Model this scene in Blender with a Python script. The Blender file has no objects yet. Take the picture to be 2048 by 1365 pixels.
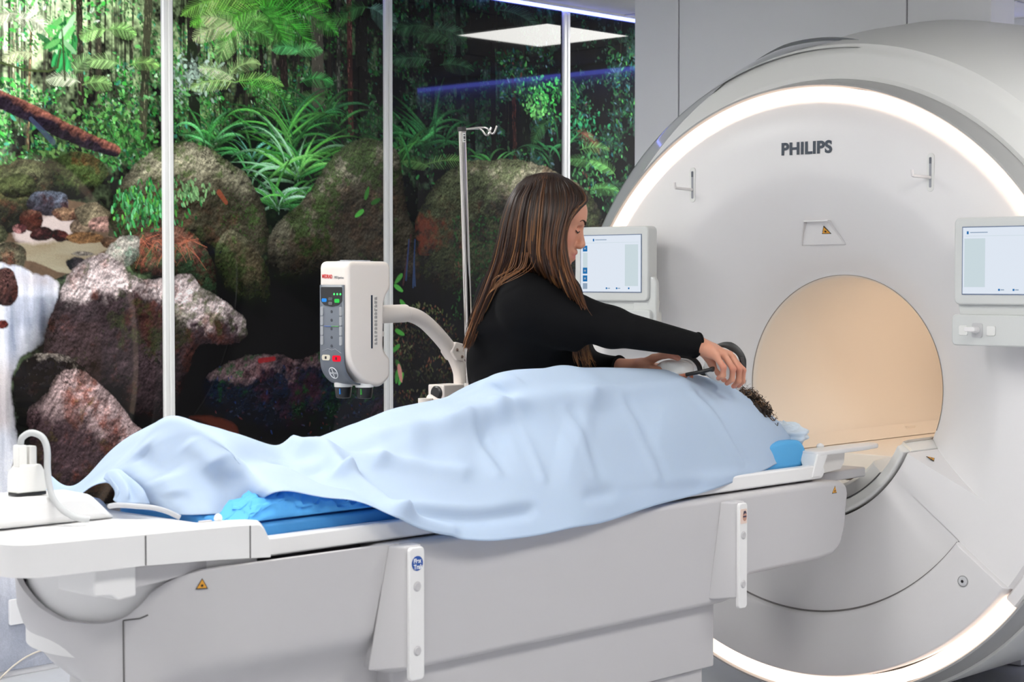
import bpy, bmesh, math, random
import numpy as np
from mathutils import Vector, Matrix

random.seed(7)
RNG = np.random.default_rng(11)
SC = bpy.context.scene
COL = SC.collection

# ------------------------------------------------------------------ camera
FPX, CAM_H, YAW = 3650.0, 1.38, math.radians(43.2)
PITCH = math.atan((682.5 - 560.0) / FPX)
_c, _s = math.cos(YAW), math.sin(YAW)
FW = np.array([_c*math.cos(PITCH), _s*math.cos(PITCH), -math.sin(PITCH)])
RT = np.array([_s, -_c, 0.0])
UP = np.cross(RT, FW)
EYE = np.array([0.0, 0.0, CAM_H])


def at(px, py, X=None, Y=None, Z=None, d=None):
    """a point of the photograph at a known distance -> metres in the room"""
    r = FW + RT*(px-1024.0)/FPX + UP*(682.5-py)/FPX
    k = (X/r[0] if X is not None else Y/r[1] if Y is not None
         else (Z-CAM_H)/r[2] if Z is not None else d)
    return EYE + r*k


cam_data = bpy.data.cameras.new('camera')
cam_data.sensor_width = 36.0
cam_data.lens = 36.0*FPX/2048.0
cam_data.clip_start = 0.05
cam_data.dof.use_dof = True
cam_data.dof.focus_distance = 6.0
cam_data.dof.aperture_fstop = 8.0
cam = bpy.data.objects.new('camera', cam_data)
COL.objects.link(cam)
cam.location = EYE
cam.matrix_world = Matrix(((RT[0], UP[0], -FW[0], EYE[0]), (RT[1], UP[1], -FW[1], EYE[1]),
                           (RT[2], UP[2], -FW[2], EYE[2]), (0, 0, 0, 1)))
SC.camera = cam
SC.view_settings.view_transform = 'Standard'
SC.view_settings.look = 'None'
SC.view_settings.gamma = 1.0
SC.view_settings.use_curve_mapping = False


# --------------------------------------------------------------- materials
def lin(c):
    c = np.asarray(c, float)/255.0
    return np.where(c <= 0.04045, c/12.92, ((c+0.055)/1.055)**2.4)


def mat(name, rgb, rough=0.5, metal=0.0, spec=0.5, coat=0.0, noise=0.0, nscale=60.0, bump=0.0, bscale=200.0,
        emit=None, estr=0.0, alpha=1.0, trans=0.0, sss=0.0, sheen=0.0):
    m = bpy.data.materials.new(name)
    m.use_nodes = True
    nt = m.node_tree
    b = nt.nodes['Principled BSDF']
    c = lin(rgb)
    b.inputs['Base Color'].default_value = (*c, 1)
    b.inputs['Roughness'].default_value = rough
    b.inputs['Metallic'].default_value = metal
    b.inputs['Specular IOR Level'].default_value = spec
    b.inputs['Coat Weight'].default_value = coat
    b.inputs['Alpha'].default_value = alpha
    b.inputs['Transmission Weight'].default_value = trans
    if sss:
        b.inputs['Subsurface Weight'].default_value = sss
        b.inputs['Subsurface Radius'].default_value = (0.012, 0.005, 0.003)
    if sheen:
        b.inputs['Sheen Weight'].default_value = sheen
    if emit is not None:
        b.inputs['Emission Color'].default_value = (*emit, 1)
        b.inputs['Emission Strength'].default_value = estr
    tc = None
    if noise or bump:
        tc = nt.nodes.new('ShaderNodeTexCoord')
    if noise:
        n = nt.nodes.new('ShaderNodeTexNoise')
        n.inputs['Scale'].default_value = nscale
        n.inputs['Detail'].default_value = 5
        nt.links.new(tc.outputs['Object'], n.inputs['Vector'])
        r = nt.nodes.new('ShaderNodeMapRange')
        r.inputs['To Min'].default_value = 1-noise
        r.inputs['To Max'].default_value = 1+noise
        nt.links.new(n.outputs['Fac'], r.inputs['Value'])
        mx = nt.nodes.new('ShaderNodeVectorMath')
        mx.operation = 'SCALE'
        mx.inputs[0].default_value = tuple(c)
        nt.links.new(r.outputs['Result'], mx.inputs['Scale'])
        nt.links.new(mx.outputs['Vector'], b.inputs['Base Color'])
    if bump:
        n2 = nt.nodes.new('ShaderNodeTexNoise')
        n2.inputs['Scale'].default_value = bscale
        n2.inputs['Detail'].default_value = 3
        nt.links.new(tc.outputs['Object'], n2.inputs['Vector'])
        bp = nt.nodes.new('ShaderNodeBump')
        bp.inputs['Strength'].default_value = bump
        bp.inputs['Distance'].default_value = 0.002
        nt.links.new(n2.outputs['Fac'], bp.inputs['Height'])
        nt.links.new(bp.outputs['Normal'], b.inputs['Normal'])
    return m


def mat_attr(name, rough=0.5, spec=0.5, sss=0.0, coat=0.0, attr='Col', bump=0.0, bscale=300.0):
    m = mat(name, (128, 128, 128), rough, spec=spec, sss=sss, coat=coat, bump=bump, bscale=bscale)
    nt = m.node_tree
    a = nt.nodes.new('ShaderNodeAttribute')
    a.attribute_name = attr
    nt.links.new(a.outputs['Color'], nt.nodes['Principled BSDF'].inputs['Base Color'])
    return m


def emission(name, rgb_lin, strength):
    m = bpy.data.materials.new(name)
    m.use_nodes = True
    nt = m.node_tree
    nt.nodes.remove(nt.nodes['Principled BSDF'])
    e = nt.nodes.new('ShaderNodeEmission')
    e.inputs['Color'].default_value = (*rgb_lin, 1)
    e.inputs['Strength'].default_value = strength
    nt.links.new(e.outputs[0], nt.nodes['Material Output'].inputs['Surface'])
    return m


# ------------------------------------------------------------ mesh helpers
def root(name, loc, label, cat, group=None):
    o = bpy.data.objects.new(name, None)
    o.empty_display_size = 0.1
    o.location = tuple(map(float, loc))
    COL.objects.link(o)
    o['label'] = label
    o['category'] = cat
    if group:
        o['group'] = group
    return o


def tag(o, label, cat, group=None, kind=None):
    o['label'] = label
    o['category'] = cat
    if group:
        o['group'] = group
    if kind:
        o['kind'] = kind
    return o


def attach(o, parent):
    if parent is not None:
        o.parent = parent
        if parent.type == 'EMPTY':
            o.matrix_parent_inverse = Matrix.Translation(parent.location).inverted()
    return o


def mesh_obj(name, verts, faces, material, parent=None, smooth=40.0, bevel=0.0, segs=3, subsurf=0, label=None):
    me = bpy.data.meshes.new(name)
    me.from_pydata([tuple(map(float, v)) for v in verts], [], [tuple(f) for f in faces])
    me.update()
    return finish(name, me, material, parent, smooth, bevel, segs, subsurf, label)


def finish(name, me, material, parent=None, smooth=40.0, bevel=0.0, segs=3, subsurf=0, label=None):
    if material is not None:
        me.materials.append(material)
    if smooth:
        me.polygons.foreach_set('use_smooth', [True]*len(me.polygons))
        if smooth < 180:
            me.set_sharp_from_angle(angle=math.radians(smooth))
    o = bpy.data.objects.new(name, me)
    COL.objects.link(o)
    if bevel:
        b = o.modifiers.new('bevel', 'BEVEL')
        b.width = bevel
        b.segments = segs
        b.limit_method = 'ANGLE'
        b.angle_limit = math.radians(32)
        b.harden_normals = True
    if subsurf:
        s = o.modifiers.new('sub', 'SUBSURF')
        s.levels = subsurf
        s.render_levels = subsurf
    if label:
        o['label'] = label
    return attach(o, parent)


class MB:
    """collects shapes into one mesh"""
    def __init__(self):
        self.v, self.f = [], []

    def add(self, vs, fs):
        n = len(self.v)
        self.v.extend([tuple(map(float, p)) for p in vs])
        self.f.extend([tuple(i+n for i in f) for f in fs])
        return self

    def box(self, lo, hi):
        x0, y0, z0 = lo
        x1, y1, z1 = hi
        return self.add([(x0, y0, z0), (x1, y0, z0), (x1, y1, z0), (x0, y1, z0), (x0, y0, z1), (x1, y0, z1), (x1, y1, z1), (x0, y1, z1)],
                        [(0, 3, 2, 1), (4, 5, 6, 7), (0, 1, 5, 4), (1, 2, 6, 5), (2, 3, 7, 6), (3, 0, 4, 7)])

    def prism(self, poly, a0, a1, axis='Y'):
        """polygon in the plane across `axis`, pushed from a0 to a1 (axis Y: points are X,Z; X: Y,Z; Z: X,Y)"""
        def P(p, a):
            return (p[0], a, p[1]) if axis == 'Y' else (a, p[0], p[1]) if axis == 'X' else (p[0], p[1], a)
        n = len(poly)
        area = sum(poly[i][0]*poly[(i+1) % n][1]-poly[(i+1) % n][0]*poly[i][1] for i in range(n))
        if (area < 0) != (axis == 'Y'):
            poly = poly[::-1]
        vs = [P(p, a0) for p in poly]+[P(p, a1) for p in poly]
        fs = [tuple(range(n-1, -1, -1)), tuple(range(n, 2*n))]
        fs += [(i, (i+1) % n, n+(i+1) % n, n+i) for i in range(n)]
        if a1 < a0:
            fs = [f[::-1] for f in fs]
        return self.add(vs, fs)

    def tube(self, pts, r, seg=12, caps=True, flat=None):
        pts = [np.asarray(p, float) for p in pts]
        rs = r if hasattr(r, '__len__') else [r]*len(pts)
        vs, fs = [], []
        t = pts[1]-pts[0]
        t = t/np.linalg.norm(t)
        ref = np.array([0, 0, 1.0]) if abs(t[2]) < 0.9 else np.array([1.0, 0, 0])
        u = np.cross(t, ref)
        u /= np.linalg.norm(u)
        for i, p in enumerate(pts):
            a = pts[max(i-1, 0)]
            b = pts[min(i+1, len(pts)-1)]
            t = b-a
            t = t/(np.linalg.norm(t)+1e-9)
            u = u-t*(u@t)
            u /= np.linalg.norm(u)+1e-9
            w = np.cross(t, u)
            for k in range(seg):
                an = 2*math.pi*k/seg
                vs.append(p+rs[i]*(math.cos(an)*u+math.sin(an)*w*(flat or 1)))
        for i in range(len(pts)-1):
            for k in range(seg):
                k2 = (k+1) % seg
                fs.append((i*seg+k, i*seg+k2, (i+1)*seg+k2, (i+1)*seg+k))
        if caps:
            fs.append(tuple(range(seg-1, -1, -1)))
            fs.append(tuple(range((len(pts)-1)*seg, len(pts)*seg)))
        return self.add(vs, fs)

    def lathe(self, prof, centre, axis=(0, 0, 1), seg=32, a0=0.0, a1=2*math.pi):
        """prof: (radius, height along axis)"""
        ax = np.asarray(axis, float)
        ax /= np.linalg.norm(ax)
        ref = np.array([1.0, 0, 0]) if abs(ax[0]) < 0.9 else np.array([0, 0, 1.0])
        u = np.cross(ax, ref)
        u /= np.linalg.norm(u)
        w = np.cross(ax, u)
        full = abs(a1-a0-2*math.pi) < 1e-6
        n = seg if full else seg+1
        vs, fs = [], []
        for (r, h) in prof:
            for k in range(n):
                an = a0+(a1-a0)*k/seg
                vs.append(np.asarray(centre, float)+ax*h+r*(math.cos(an)*u+math.sin(an)*w))
        for i in range(len(prof)-1):
            for k in range(seg):
                k2 = (k+1) % n
                fs.append((i*n+k, i*n+k2, (i+1)*n+k2, (i+1)*n+k))
        if full and prof[0][0] > 1e-6:
            fs.append(tuple(range(n-1, -1, -1)))
        if full and prof[-1][0] > 1e-6:
            fs.append(tuple(range((len(prof)-1)*n, len(prof)*n)))
        return self.add(vs, fs)

    def grid(self, g):
        """g[i][j] -> point"""
        n, m = len(g), len(g[0])
        vs = [p for row in g for p in row]
        fs = [(i*m+j, i*m+j+1, (i+1)*m+j+1, (i+1)*m+j) for i in range(n-1) for j in range(m-1)]
        return self.add(vs, fs)

    def build(self, name, material, parent=None, **k):
        return mesh_obj(name, self.v, self.f, material, parent, **k)


def rrect(x0, z0, x1, z1, r, n=6):
    """rounded rectangle outline"""
    pts = []
    for cx, cz, a in ((x1-r, z1-r, 0), (x0+r, z1-r, 90), (x0+r, z0+r, 180), (x1-r, z0+r, 270)):
        for k in range(n+1):
            t = math.radians(a+90*k/n)
            pts.append((cx+r*math.cos(t), cz+r*math.sin(t)))
    return pts


def round_poly(poly, r, n=5):
    """round every corner of a polygon; r may be a list"""
    out = []
    N = len(poly)
    for i in range(N):
        p = np.array(poly[i], float)
        a = np.array(poly[i-1], float)-p
        b = np.array(poly[(i+1) % N], float)-p
        rr = r[i] if hasattr(r, '__len__') else r
        la, lb = np.linalg.norm(a), np.linalg.norm(b)
        rr = min(rr, la*0.48, lb*0.48)
        if rr < 1e-5:
            out.append(tuple(p))
            continue
        A, B = p+a/la*rr, p+b/lb*rr
        for k in range(n+1):
            t = k/n
            out.append(tuple((1-t)**2*A+2*t*(1-t)*p+t*t*B))
    return out


def spline(pts, n):
    """Catmull-Rom through pts, n samples"""
    P = np.asarray(pts, float)
    seg = np.linalg.norm(np.diff(P, axis=0), axis=1)**0.5+1e-6
    T = np.concatenate([[0], np.cumsum(seg)])
    tt = np.linspace(0, T[-1], n)
    m = np.zeros_like(P)
    m[1:-1] = (P[2:]-P[:-2])/(T[2:]-T[:-2])[:, None]
    m[0] = (P[1]-P[0])/seg[0]
    m[-1] = (P[-1]-P[-2])/seg[-1]
    i = np.clip(np.searchsorted(T, tt, side='right')-1, 0, len(P)-2)
    h = (T[i+1]-T[i])
    s = ((tt-T[i])/h)[:, None]
    h = h[:, None]
    return ((2*s**3-3*s**2+1)*P[i]+(s**3-2*s**2+s)*h*m[i]+(-2*s**3+3*s**2)*P[i+1]+(s**3-s**2)*h*m[i+1])


def text_mesh(name, body, size, origin, ux, uy, material, parent, depth=0.0006, bold=0.0, xs=1.0, label=None, spacing=1.0):
    """lettering as a thin mesh; origin = lower left, ux / uy = reading and up directions"""
    cu = bpy.data.curves.new('lettering', 'FONT')
    cu.body = body
    cu.size = size
    cu.extrude = depth
    cu.offset = bold
    cu.space_character = spacing
    t = bpy.data.objects.new('lettering', cu)
    COL.objects.link(t)
    dg = bpy.context.evaluated_depsgraph_get()
    dg.update()
    me = bpy.data.meshes.new_from_object(t.evaluated_get(dg))
    bpy.data.objects.remove(t)
    ux, uy = np.asarray(ux, float), np.asarray(uy, float)
    uz = np.cross(ux, uy)
    for v in me.vertices:
        v.co = Vector(tuple(np.asarray(origin, float)+ux*v.co.x*xs+uy*v.co.y+uz*v.co.z))
    me.materials.clear()
    return finish(name, me, material, parent, smooth=0, label=label)


# ------------------------------------------------------- noise and fields
def vnoise(h, w, cell, rng):
    gh, gw = int(h/cell)+3, int(w/cell)+3
    g = rng.random((gh, gw)).astype(np.float32)
    y = np.arange(h)/cell
    x = np.arange(w)/cell
    yi, xi = y.astype(int), x.astype(int)
    fy, fx = (y-yi)[:, None], (x-xi)[None, :]
    fy, fx = fy*fy*(3-2*fy), fx*fx*(3-2*fx)
    a = g[yi][:, xi]
    b = g[yi][:, xi+1]
    c = g[yi+1][:, xi]
    d = g[yi+1][:, xi+1]
    return (a*(1-fx)+b*fx)*(1-fy)+(c*(1-fx)+d*fx)*fy


def fbm(h, w, cell, rng, octs=5, gain=0.55):
    s, amp, tot = np.zeros((h, w), np.float32), 1.0, 0.0
    for _ in range(octs):
        s += amp*vnoise(h, w, max(cell, 1.01), rng)
        tot += amp
        amp *= gain
        cell *= 0.5
    return s/tot
# ============================================================ printed forest mural
WALL_Y, CEIL_Z, FLOOR_Z = 5.58, 2.635, 0.0
GS = 0.0033                      # print resolution on the wall, metres
MX0, MX1, MZ0, MZ1 = 2.98, 7.36, 0.02, 2.61
NC, NR = int((MX1-MX0)/GS)+1, int((MZ1-MZ0)/GS)+1
ART = np.zeros((NR, NC, 3), np.float32)
PXS = 1.45/1.0                   # photo pixels per print cell, about


def cr(px, py):
    p = at(px, py, Y=WALL_Y)
    return (p[0]-MX0)/GS, (MZ1-p[2])/GS


# position of every print cell in the photograph's frame, for soft colour fields
_gx = MX0+np.arange(NC)*GS
_gz = MZ1-np.arange(NR)*GS
_dx = _gx[None, :]*FW[0]+WALL_Y*FW[1]+(_gz[:, None]-CAM_H)*FW[2]
QX = (1024+FPX*(_gx[None, :]*RT[0]+WALL_Y*RT[1])/_dx).astype(np.float32)
QY = (682.5-FPX*(_gx[None, :]*UP[0]+WALL_Y*UP[1]+(_gz[:, None]-CAM_H)*UP[2])/_dx).astype(np.float32)
_rng = np.random.default_rng(5)
N_BIG = fbm(NR, NC, 120, _rng, 5)
N_MID = fbm(NR, NC, 36, _rng, 5)
N_FINE = fbm(NR, NC, 9, _rng, 3, 0.7)
N_GRIT = _rng.random((NR, NC)).astype(np.float32)
N_ROCK = fbm(NR, NC, 26, _rng, 5, 0.72)
N_ROCK2 = fbm(NR, NC, 60, _rng, 6, 0.68)


def sst(a, b, x):
    t = np.clip((x-a)/(b-a), 0, 1)
    return t*t*(3-2*t)


def field(pts, power=2.4):
    """smooth field through (px, py, value...) samples"""
    num, den = 0.0, 0.0
    sub = 8
    qx, qy = QX[::sub, ::sub], QY[::sub, ::sub]
    P = np.asarray(pts, float)
    num = [0.0]*(P.shape[1]-2)
    for row in P:
        w = 1.0/((qx-row[0])**2+(qy-row[1])**2+400.0)**(power/2)
        den = den+w
        for k in range(len(num)):
            num[k] = num[k]+w*row[2+k]
    out = []
    for k in range(len(num)):
        a = (num[k]/den).astype(np.float32)
        ry, rx = np.arange(NR)/sub, np.arange(NC)/sub
        y0 = np.clip(ry.astype(int), 0, a.shape[0]-2)
        x0 = np.clip(rx.astype(int), 0, a.shape[1]-2)
        fy, fx = np.clip(ry-y0, 0, 1)[:, None], np.clip(rx-x0, 0, 1)[None, :]
        out.append((a[y0][:, x0]*(1-fx)+a[y0][:, x0+1]*fx)*(1-fy)+(a[y0+1][:, x0]*(1-fx)+a[y0+1][:, x0+1]*fx)*fy)
    return out if len(out) > 1 else out[0]


def window(c0, c1, r0, r1):
    c0, c1 = max(int(c0), 0), min(int(c1)+2, NC)
    r0, r1 = max(int(r0), 0), min(int(r1)+2, NR)
    return (c0, c1, r0, r1) if c1 > c0 and r1 > r0 else None


def blend(w, cov, col):
    c0, c1, r0, r1 = w
    A = ART[r0:r1, c0:c1]
    A += cov[..., None]*(np.asarray(col, np.float32)-A)


def stroke(p, q, w0, w1, col, alpha=1.0, soft=0.8):
    """tapered brush line, photo pixels"""
    (c0, r0), (c1, r1) = cr(*p), cr(*q)
    w0, w1 = w0/PXS/2, w1/PXS/2
    m = max(w0, w1)+2
    w = window(min(c0, c1)-m, max(c0, c1)+m, min(r0, r1)-m, max(r0, r1)+m)
    if not w:
        return
    X = np.arange(w[0], w[1])[None, :]-c0
    Y = np.arange(w[2], w[3])[:, None]-r0
    dx, dy = c1-c0, r1-r0
    L = dx*dx+dy*dy+1e-6
    t = np.clip((X*dx+Y*dy)/L, 0, 1)
    d = np.sqrt((X-t*dx)**2+(Y-t*dy)**2)
    cov = np.clip((w0+(w1-w0)*t-d)/soft+0.5, 0, 1)*alpha
    blend(w, cov, col)


def leaf(p, ang, ln, wd, col, alpha=1.0):
    """a leaf, pointed at both ends"""
    c0, r0 = cr(*p)
    ln, wd = ln/PXS, wd/PXS
    m = ln+2
    w = window(c0-m, c0+m, r0-m, r0+m)
    if not w:
        return
    X = np.arange(w[0], w[1])[None, :]-c0
    Y = np.arange(w[2], w[3])[:, None]-r0
    ca, sa = math.cos(ang), math.sin(ang)
    u = X*ca+Y*sa
    v = -X*sa+Y*ca
    t = np.clip(u/ln, 0, 1)
    half = wd*0.5*np.sqrt(np.clip(4*t*(1-t), 0, 1))*(1.15-0.3*t)
    cov = np.clip((half-np.abs(v))/0.9+0.5, 0, 1)*((u > 0) & (u < ln))*alpha
    blend(w, cov, col)


def poly_mask(pts, rough=0.0, soft=1.5):
    P = np.array([cr(*p) for p in pts])
    P = spline(np.vstack([P, P[:1]]), max(40, len(P)*6))
    w = window(P[:, 0].min()-6, P[:, 0].max()+6, P[:, 1].min()-6, P[:, 1].max()+6)
    X = np.arange(w[0], w[1])[None, :].astype(np.float32)+0*np.arange(w[2], w[3])[:, None]
    Y = np.arange(w[2], w[3])[:, None].astype(np.float32)+0*np.arange(w[0], w[1])[None, :]
    if rough:
        X = X+rough*(N_ROCK[w[2]:w[3], w[0]:w[1]]-0.5)
        Y = Y+rough*(N_ROCK[::-1, ::-1][w[2]:w[3], w[0]:w[1]]-0.5)
    ins = np.zeros(X.shape, bool)
    dist = np.full(X.shape, 1e9, np.float32)
    for i in range(len(P)-1):
        (xa, ya), (xb, yb) = P[i], P[i+1]
        if ya != yb:
            k = (ya > Y) != (yb > Y)
            ins ^= k & (X < (xb-xa)*(Y-ya)/(yb-ya)+xa)
        dx, dy = xb-xa, yb-ya
        t = np.clip(((X-xa)*dx+(Y-ya)*dy)/(dx*dx+dy*dy+1e-9), 0, 1)
        dist = np.minimum(dist, (X-xa-t*dx)**2+(Y-ya-t*dy)**2)
    sd = np.sqrt(dist)*np.where(ins, 1, -1)
    return w, np.clip(sd/soft+0.5, 0, 1), sd


def L3(c):
    return lin(c).astype(np.float32)


def emboss(n, amt):
    """relief of a noise sheet lit from the upper left"""
    gx = np.zeros_like(n)
    gy = np.zeros_like(n)
    gx[:, 1:-1] = n[:, 2:]-n[:, :-2]
    gy[1:-1] = n[2:]-n[:-2]
    return np.clip(1+amt*(gx*0.5+gy), 0.1, 2.4)


N_CRAG = np.abs(fbm(NR, NC, 70, _rng, 6, 0.6)-0.5)+0.5*np.abs(fbm(NR, NC, 40, _rng, 5, 0.6)-0.5)
E_ROCK = emboss(N_ROCK, 4.5)*emboss(N_CRAG, 8.0)*emboss(fbm(NR, NC, 6, _rng, 3, 0.8), 1.3)
E_MOSS = emboss(fbm(NR, NC, 5, _rng, 3, 0.8), 2.6)
MO = fbm(NR, NC, 70, _rng, 6, 0.75)


def rock(pts, top, face, edge_y, tilt=0.0, moss=None, moss_amt=0.0, rust=None, rust_amt=0.0, rough=9, span=60, dark=None, dark_y=None, grit=0.5, fern=None):
    """a boulder of the picture: pale lit top, dark front, moss and rust patches"""
    w, cov, sd = poly_mask(pts, rough)
    c0, c1, r0, r1 = w
    qx, qy = QX[r0:r1, c0:c1], QY[r0:r1, c0:c1]
    n1, n2, nf, ng, er, em, mo, cg = (a[r0:r1, c0:c1] for a in (N_ROCK, N_ROCK2, N_FINE, N_GRIT, E_ROCK, E_MOSS, MO, N_CRAG))
    xm = sum(p[0] for p in pts)/len(pts)
    k = sst(-span, span, qy-(edge_y+tilt*(qx-xm))+(n2-0.5)*170+(n1-0.5)*70+(cg-.15)*130)[..., None]
    col = L3(top)*(1-k)+L3(face)*k
    if rust is not None:
        m = (sst(0.50, 0.64, n1[::-1]*0.5+n2[:, ::-1]*0.5)*rust_amt*(.5+nf))[..., None].clip(0, 1)
        col = col*(1-m)+L3(rust)*(1-0.6*k)*m
    col = col*((0.35+1.25*n1)*(1-grit/2+grit*nf)*(0.8+0.4*ng)*er)[..., None]
    if moss is not None:
        m = sst(0.62-0.28*moss_amt, 0.74-0.28*moss_amt, mo+(nf-.5)*.35)
        m = (m*min(1, .55+moss_amt*.45))[..., None]
        mc = L3(moss)*(1-0.72*k)*((.25+1.3*nf)*em*(.7+.6*ng)*(.4+1.2*n2))[..., None]
        col = col*(1-m)+mc*m
    crack = 1-0.8*np.exp(-((n2-0.5)/0.008)**2)*sst(0.48, 0.6, n1)
    col = col*crack[..., None]
    col = col*(0.45+0.55*sst(0, 18, sd))[..., None]
    if dark is not None:
        kd = sst(dark_y, dark_y+dark, qy+(n2-0.5)*150)[..., None]
        col = col*(1-kd*0.97)
    A = ART[r0:r1, c0:c1]
    A += cov[..., None]*(np.clip(col, 0.002, .9)-A)


# ---- the deep forest: bright haze upper left falling to dark on the right
BRI = field([(0, 0, .86), (60, 80, .88), (150, 60, .62), (250, 60, .60), (310, 120, .42), (0, 200, .55), (100, 180, .42), (200, 200, .26), (300, 230, .20), (0, 300, .22), (100, 320, .06), (220, 310, .10), (230, 400, .03), (360, 80, .34),
             (420, 200, .26), (460, 60, .45), (560, 40, .42), (560, 150, .30), (620, 120, .24), (700, 60, .16), (700, 200, .10), (740, 120, .13), (820, 80, .10), (820, 250, .10),
             (920, 60, .08), (960, 200, .06), (1050, 120, .06), (1100, 220, .11), (1180, 120, .08), (1250, 250, .09), (1200, 350, .12), (300, 300, .08), (500, 280, .06), (500, 330, .05),
             (400, 500, .01), (600, 600, .005), (700, 800, .005), (900, 600, .01), (850, 750, .02), (300, 900, .004), (500, 900, .004)])
LEAFB = field([(0, 0, .75), (60, 80, .8), (200, 80, .62), (310, 120, .5), (0, 250, .5), (200, 240, .44), (300, 250, .38), (360, 80, .42), (420, 220, .40), (460, 60, .5), (560, 40, .46), (560, 180, .38), (620, 120, .3), (700, 60, .2), (700, 200, .18),
               (740, 120, .17), (820, 80, .14), (820, 250, .16), (920, 60, .11), (960, 200, .10), (1050, 120, .10), (1100, 220, .16), (1180, 120, .11), (1250, 250, .12), (1200, 350, .17), (100, 320, .3), (300, 330, .3), (500, 330, .2), (600, 600, .02)])
GRN = field([(0, 0, .74, .77, .60), (120, 120, .70, .76, .50), (300, 60, .66, .76, .46), (420, 180, .50, .66, .30), (560, 60, .50, .68, .32), (700, 150, .38, .52, .28), (850, 150, .30, .45, .32),
             (1000, 150, .25, .42, .40), (1200, 200, .22, .42, .40), (1200, 380, .25, .45, .3), (100, 300, .42, .5, .3), (600, 350, .3, .5, .2)])
GRN = np.stack(GRN, -1)*np.array([.90, 1.0, 1.02])
_v = sst(0.34, 0.70, N_MID*0.5+N_FINE*0.38+N_BIG*0.12+(BRI-0.36)*0.42)
GRN = GRN*.82+GRN.mean(-1, keepdims=True)*.18
ART[:] = (GRN**1.6)*(_v*(0.10+1.15*BRI))[..., None]*(0.55+0.9*N_FINE)[..., None]*1.6
ART += 0.004
ART *= np.array([1.0, 1.0, 0.92], np.float32)


def bri_at(px, py):
    c, r = cr(px, py)
    return float(LEAFB[min(max(int(r), 0), NR-1), min(max(int(c), 0), NC-1)])


def greens(px, py, rng, bias=0.0):
    b = bri_at(px, py)*(0.12+1.55*rng.random()**1.7)+bias*rng.random()
    b = min(max(b, 0.03), 0.9)
    cold = sst(500, 1000, px)*0.6*rng.random()
    base = [np.array([58, 148, 58]), np.array([104, 180, 98]), np.array([36, 122, 62]), np.array([170, 206, 168]), np.array([60, 140, 116])][rng.choice(5, p=[.36, .24, .22, .10, .08])].astype(float)
    base = base*(1-cold)+np.array([60, 140, 120])*cold
    f = 0.25+1.3*b
    return lin(np.clip(base*f, 4, 245))


rg = np.random.default_rng(21)
# trunks far and near
for _ in range(210):
    x = rg.uniform(-20, 1300)
    b = bri_at(x, 120)
    wdt = rg.choice([2, 3, 4, 6, 8], p=[.3, .3, .2, .13, .07])
    y0, y1 = (-70, rg.uniform(150, 320)) if rg.random() < .7 else (rg.uniform(0, 150), rg.uniform(180, 330))
    sh = rg.uniform(6, 42)*(0.6+b)
    stroke((x, y0), (x+rg.normal(0, 4), y1), wdt*.8, wdt, lin((sh*1.05, sh, sh*.85)), rg.uniform(.55, .95))
TRUNKS = [
        (157, 163, -60, 205, 9, 12, (48, 44, 36)), (176, 182, -60, 190, 5, 7, (40, 36, 30)), (143, 146, -60, 150, 4, 4, (60, 45, 38)), (197, 200, -40, 260, 6, 8, (52, 50, 40)),
        (300, 285, -60, 270, 12, 17, (62, 64, 48)), (268, 262, -60, 220, 3, 4, (50, 50, 40)), (62, 55, 60, 300, 4, 5, (95, 80, 60)), (30, 26, -60, 230, 3, 4, (120, 118, 95)),
        (383, 388, -60, 95, 24, 26, (34, 32, 28)), (384, 390, 95, 250, 20, 24, (28, 36, 24)), (426, 430, 40, 260, 4, 6, (36, 34, 28)), (447, 447, 60, 140, 13, 16, (40, 38, 32)),
        (468, 470, 58, 145, 8, 10, (26, 24, 20)), (494, 498, 50, 180, 5, 6, (46, 50, 36)), (520, 524, 52, 150, 7, 8, (24, 22, 20)), (546, 549, 40, 150, 9, 11, (52, 50, 44)),
        (563, 569, 60, 170, 14, 18, (30, 24, 22)), (632, 638, -60, 270, 24, 30, (64, 62, 54)), (605, 604, -60, 200, 4, 6, (30, 30, 26)), (590, 588, -60, 170, 6, 9, (28, 28, 24)),
        (664, 668, -60, 260, 6, 8, (18, 20, 18)), (676, 678, -40, 210, 8, 9, (52, 54, 48)), (697, 702, -60, 265, 11, 13, (58, 36, 33)), (722, 724, -60, 215, 26, 32, (22, 22, 20)),
        (742, 738, -60, 260, 5, 7, (16, 18, 16)), (798, 800, -60, 200, 6, 8, (14, 16, 14)), (820, 823, -60, 150, 9, 11, (16, 15, 14)), (862, 866, -60, 230, 7, 9, (14, 14, 13)),
        (915, 918, -60, 210, 10, 14, (12, 13, 14)), (940, 946, 60, 310, 12, 16, (13, 14, 13)), (983, 988, -60, 320, 13, 15, (15, 13, 12)), (1027, 1030, 150, 320, 9, 10, (42, 24, 20)),
        (1050, 1052, 210, 330, 22, 26, (16, 20, 14)), (1090, 1094, 40, 330, 10, 12, (12, 13, 13)), (1160, 1156, -40, 150, 8, 8, (14, 14, 16)), (1212, 1216, 20, 260, 6, 7, (12, 12, 14))]


def trunk_paint(x0, x1, y0, y1, w0, w1, c):
    n = 8
    for k in range(n):
        t0, t1 = k/n, (k+1)/n
        f = rg.uniform(.75, 1.3)
        stroke((x0+(x1-x0)*t0, y0+(y1-y0)*t0), (x0+(x1-x0)*t1, y0+(y1-y0)*t1), w0, w1, lin(np.array(c)*f*.9), .95)
    for k in range(int((y1-y0)/5)):                        # bark flecks
        t = rg.random()
        xx = x0+(x1-x0)*t+rg.uniform(-.42, .42)*w0
        yy = y0+(y1-y0)*t
        stroke((xx, yy), (xx, yy+rg.uniform(2, 9)), 1.5, 1, lin(np.clip(np.array(c)*rg.choice([.45, 1.7, 2.3])+4, 0, 255)), .7)


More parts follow.
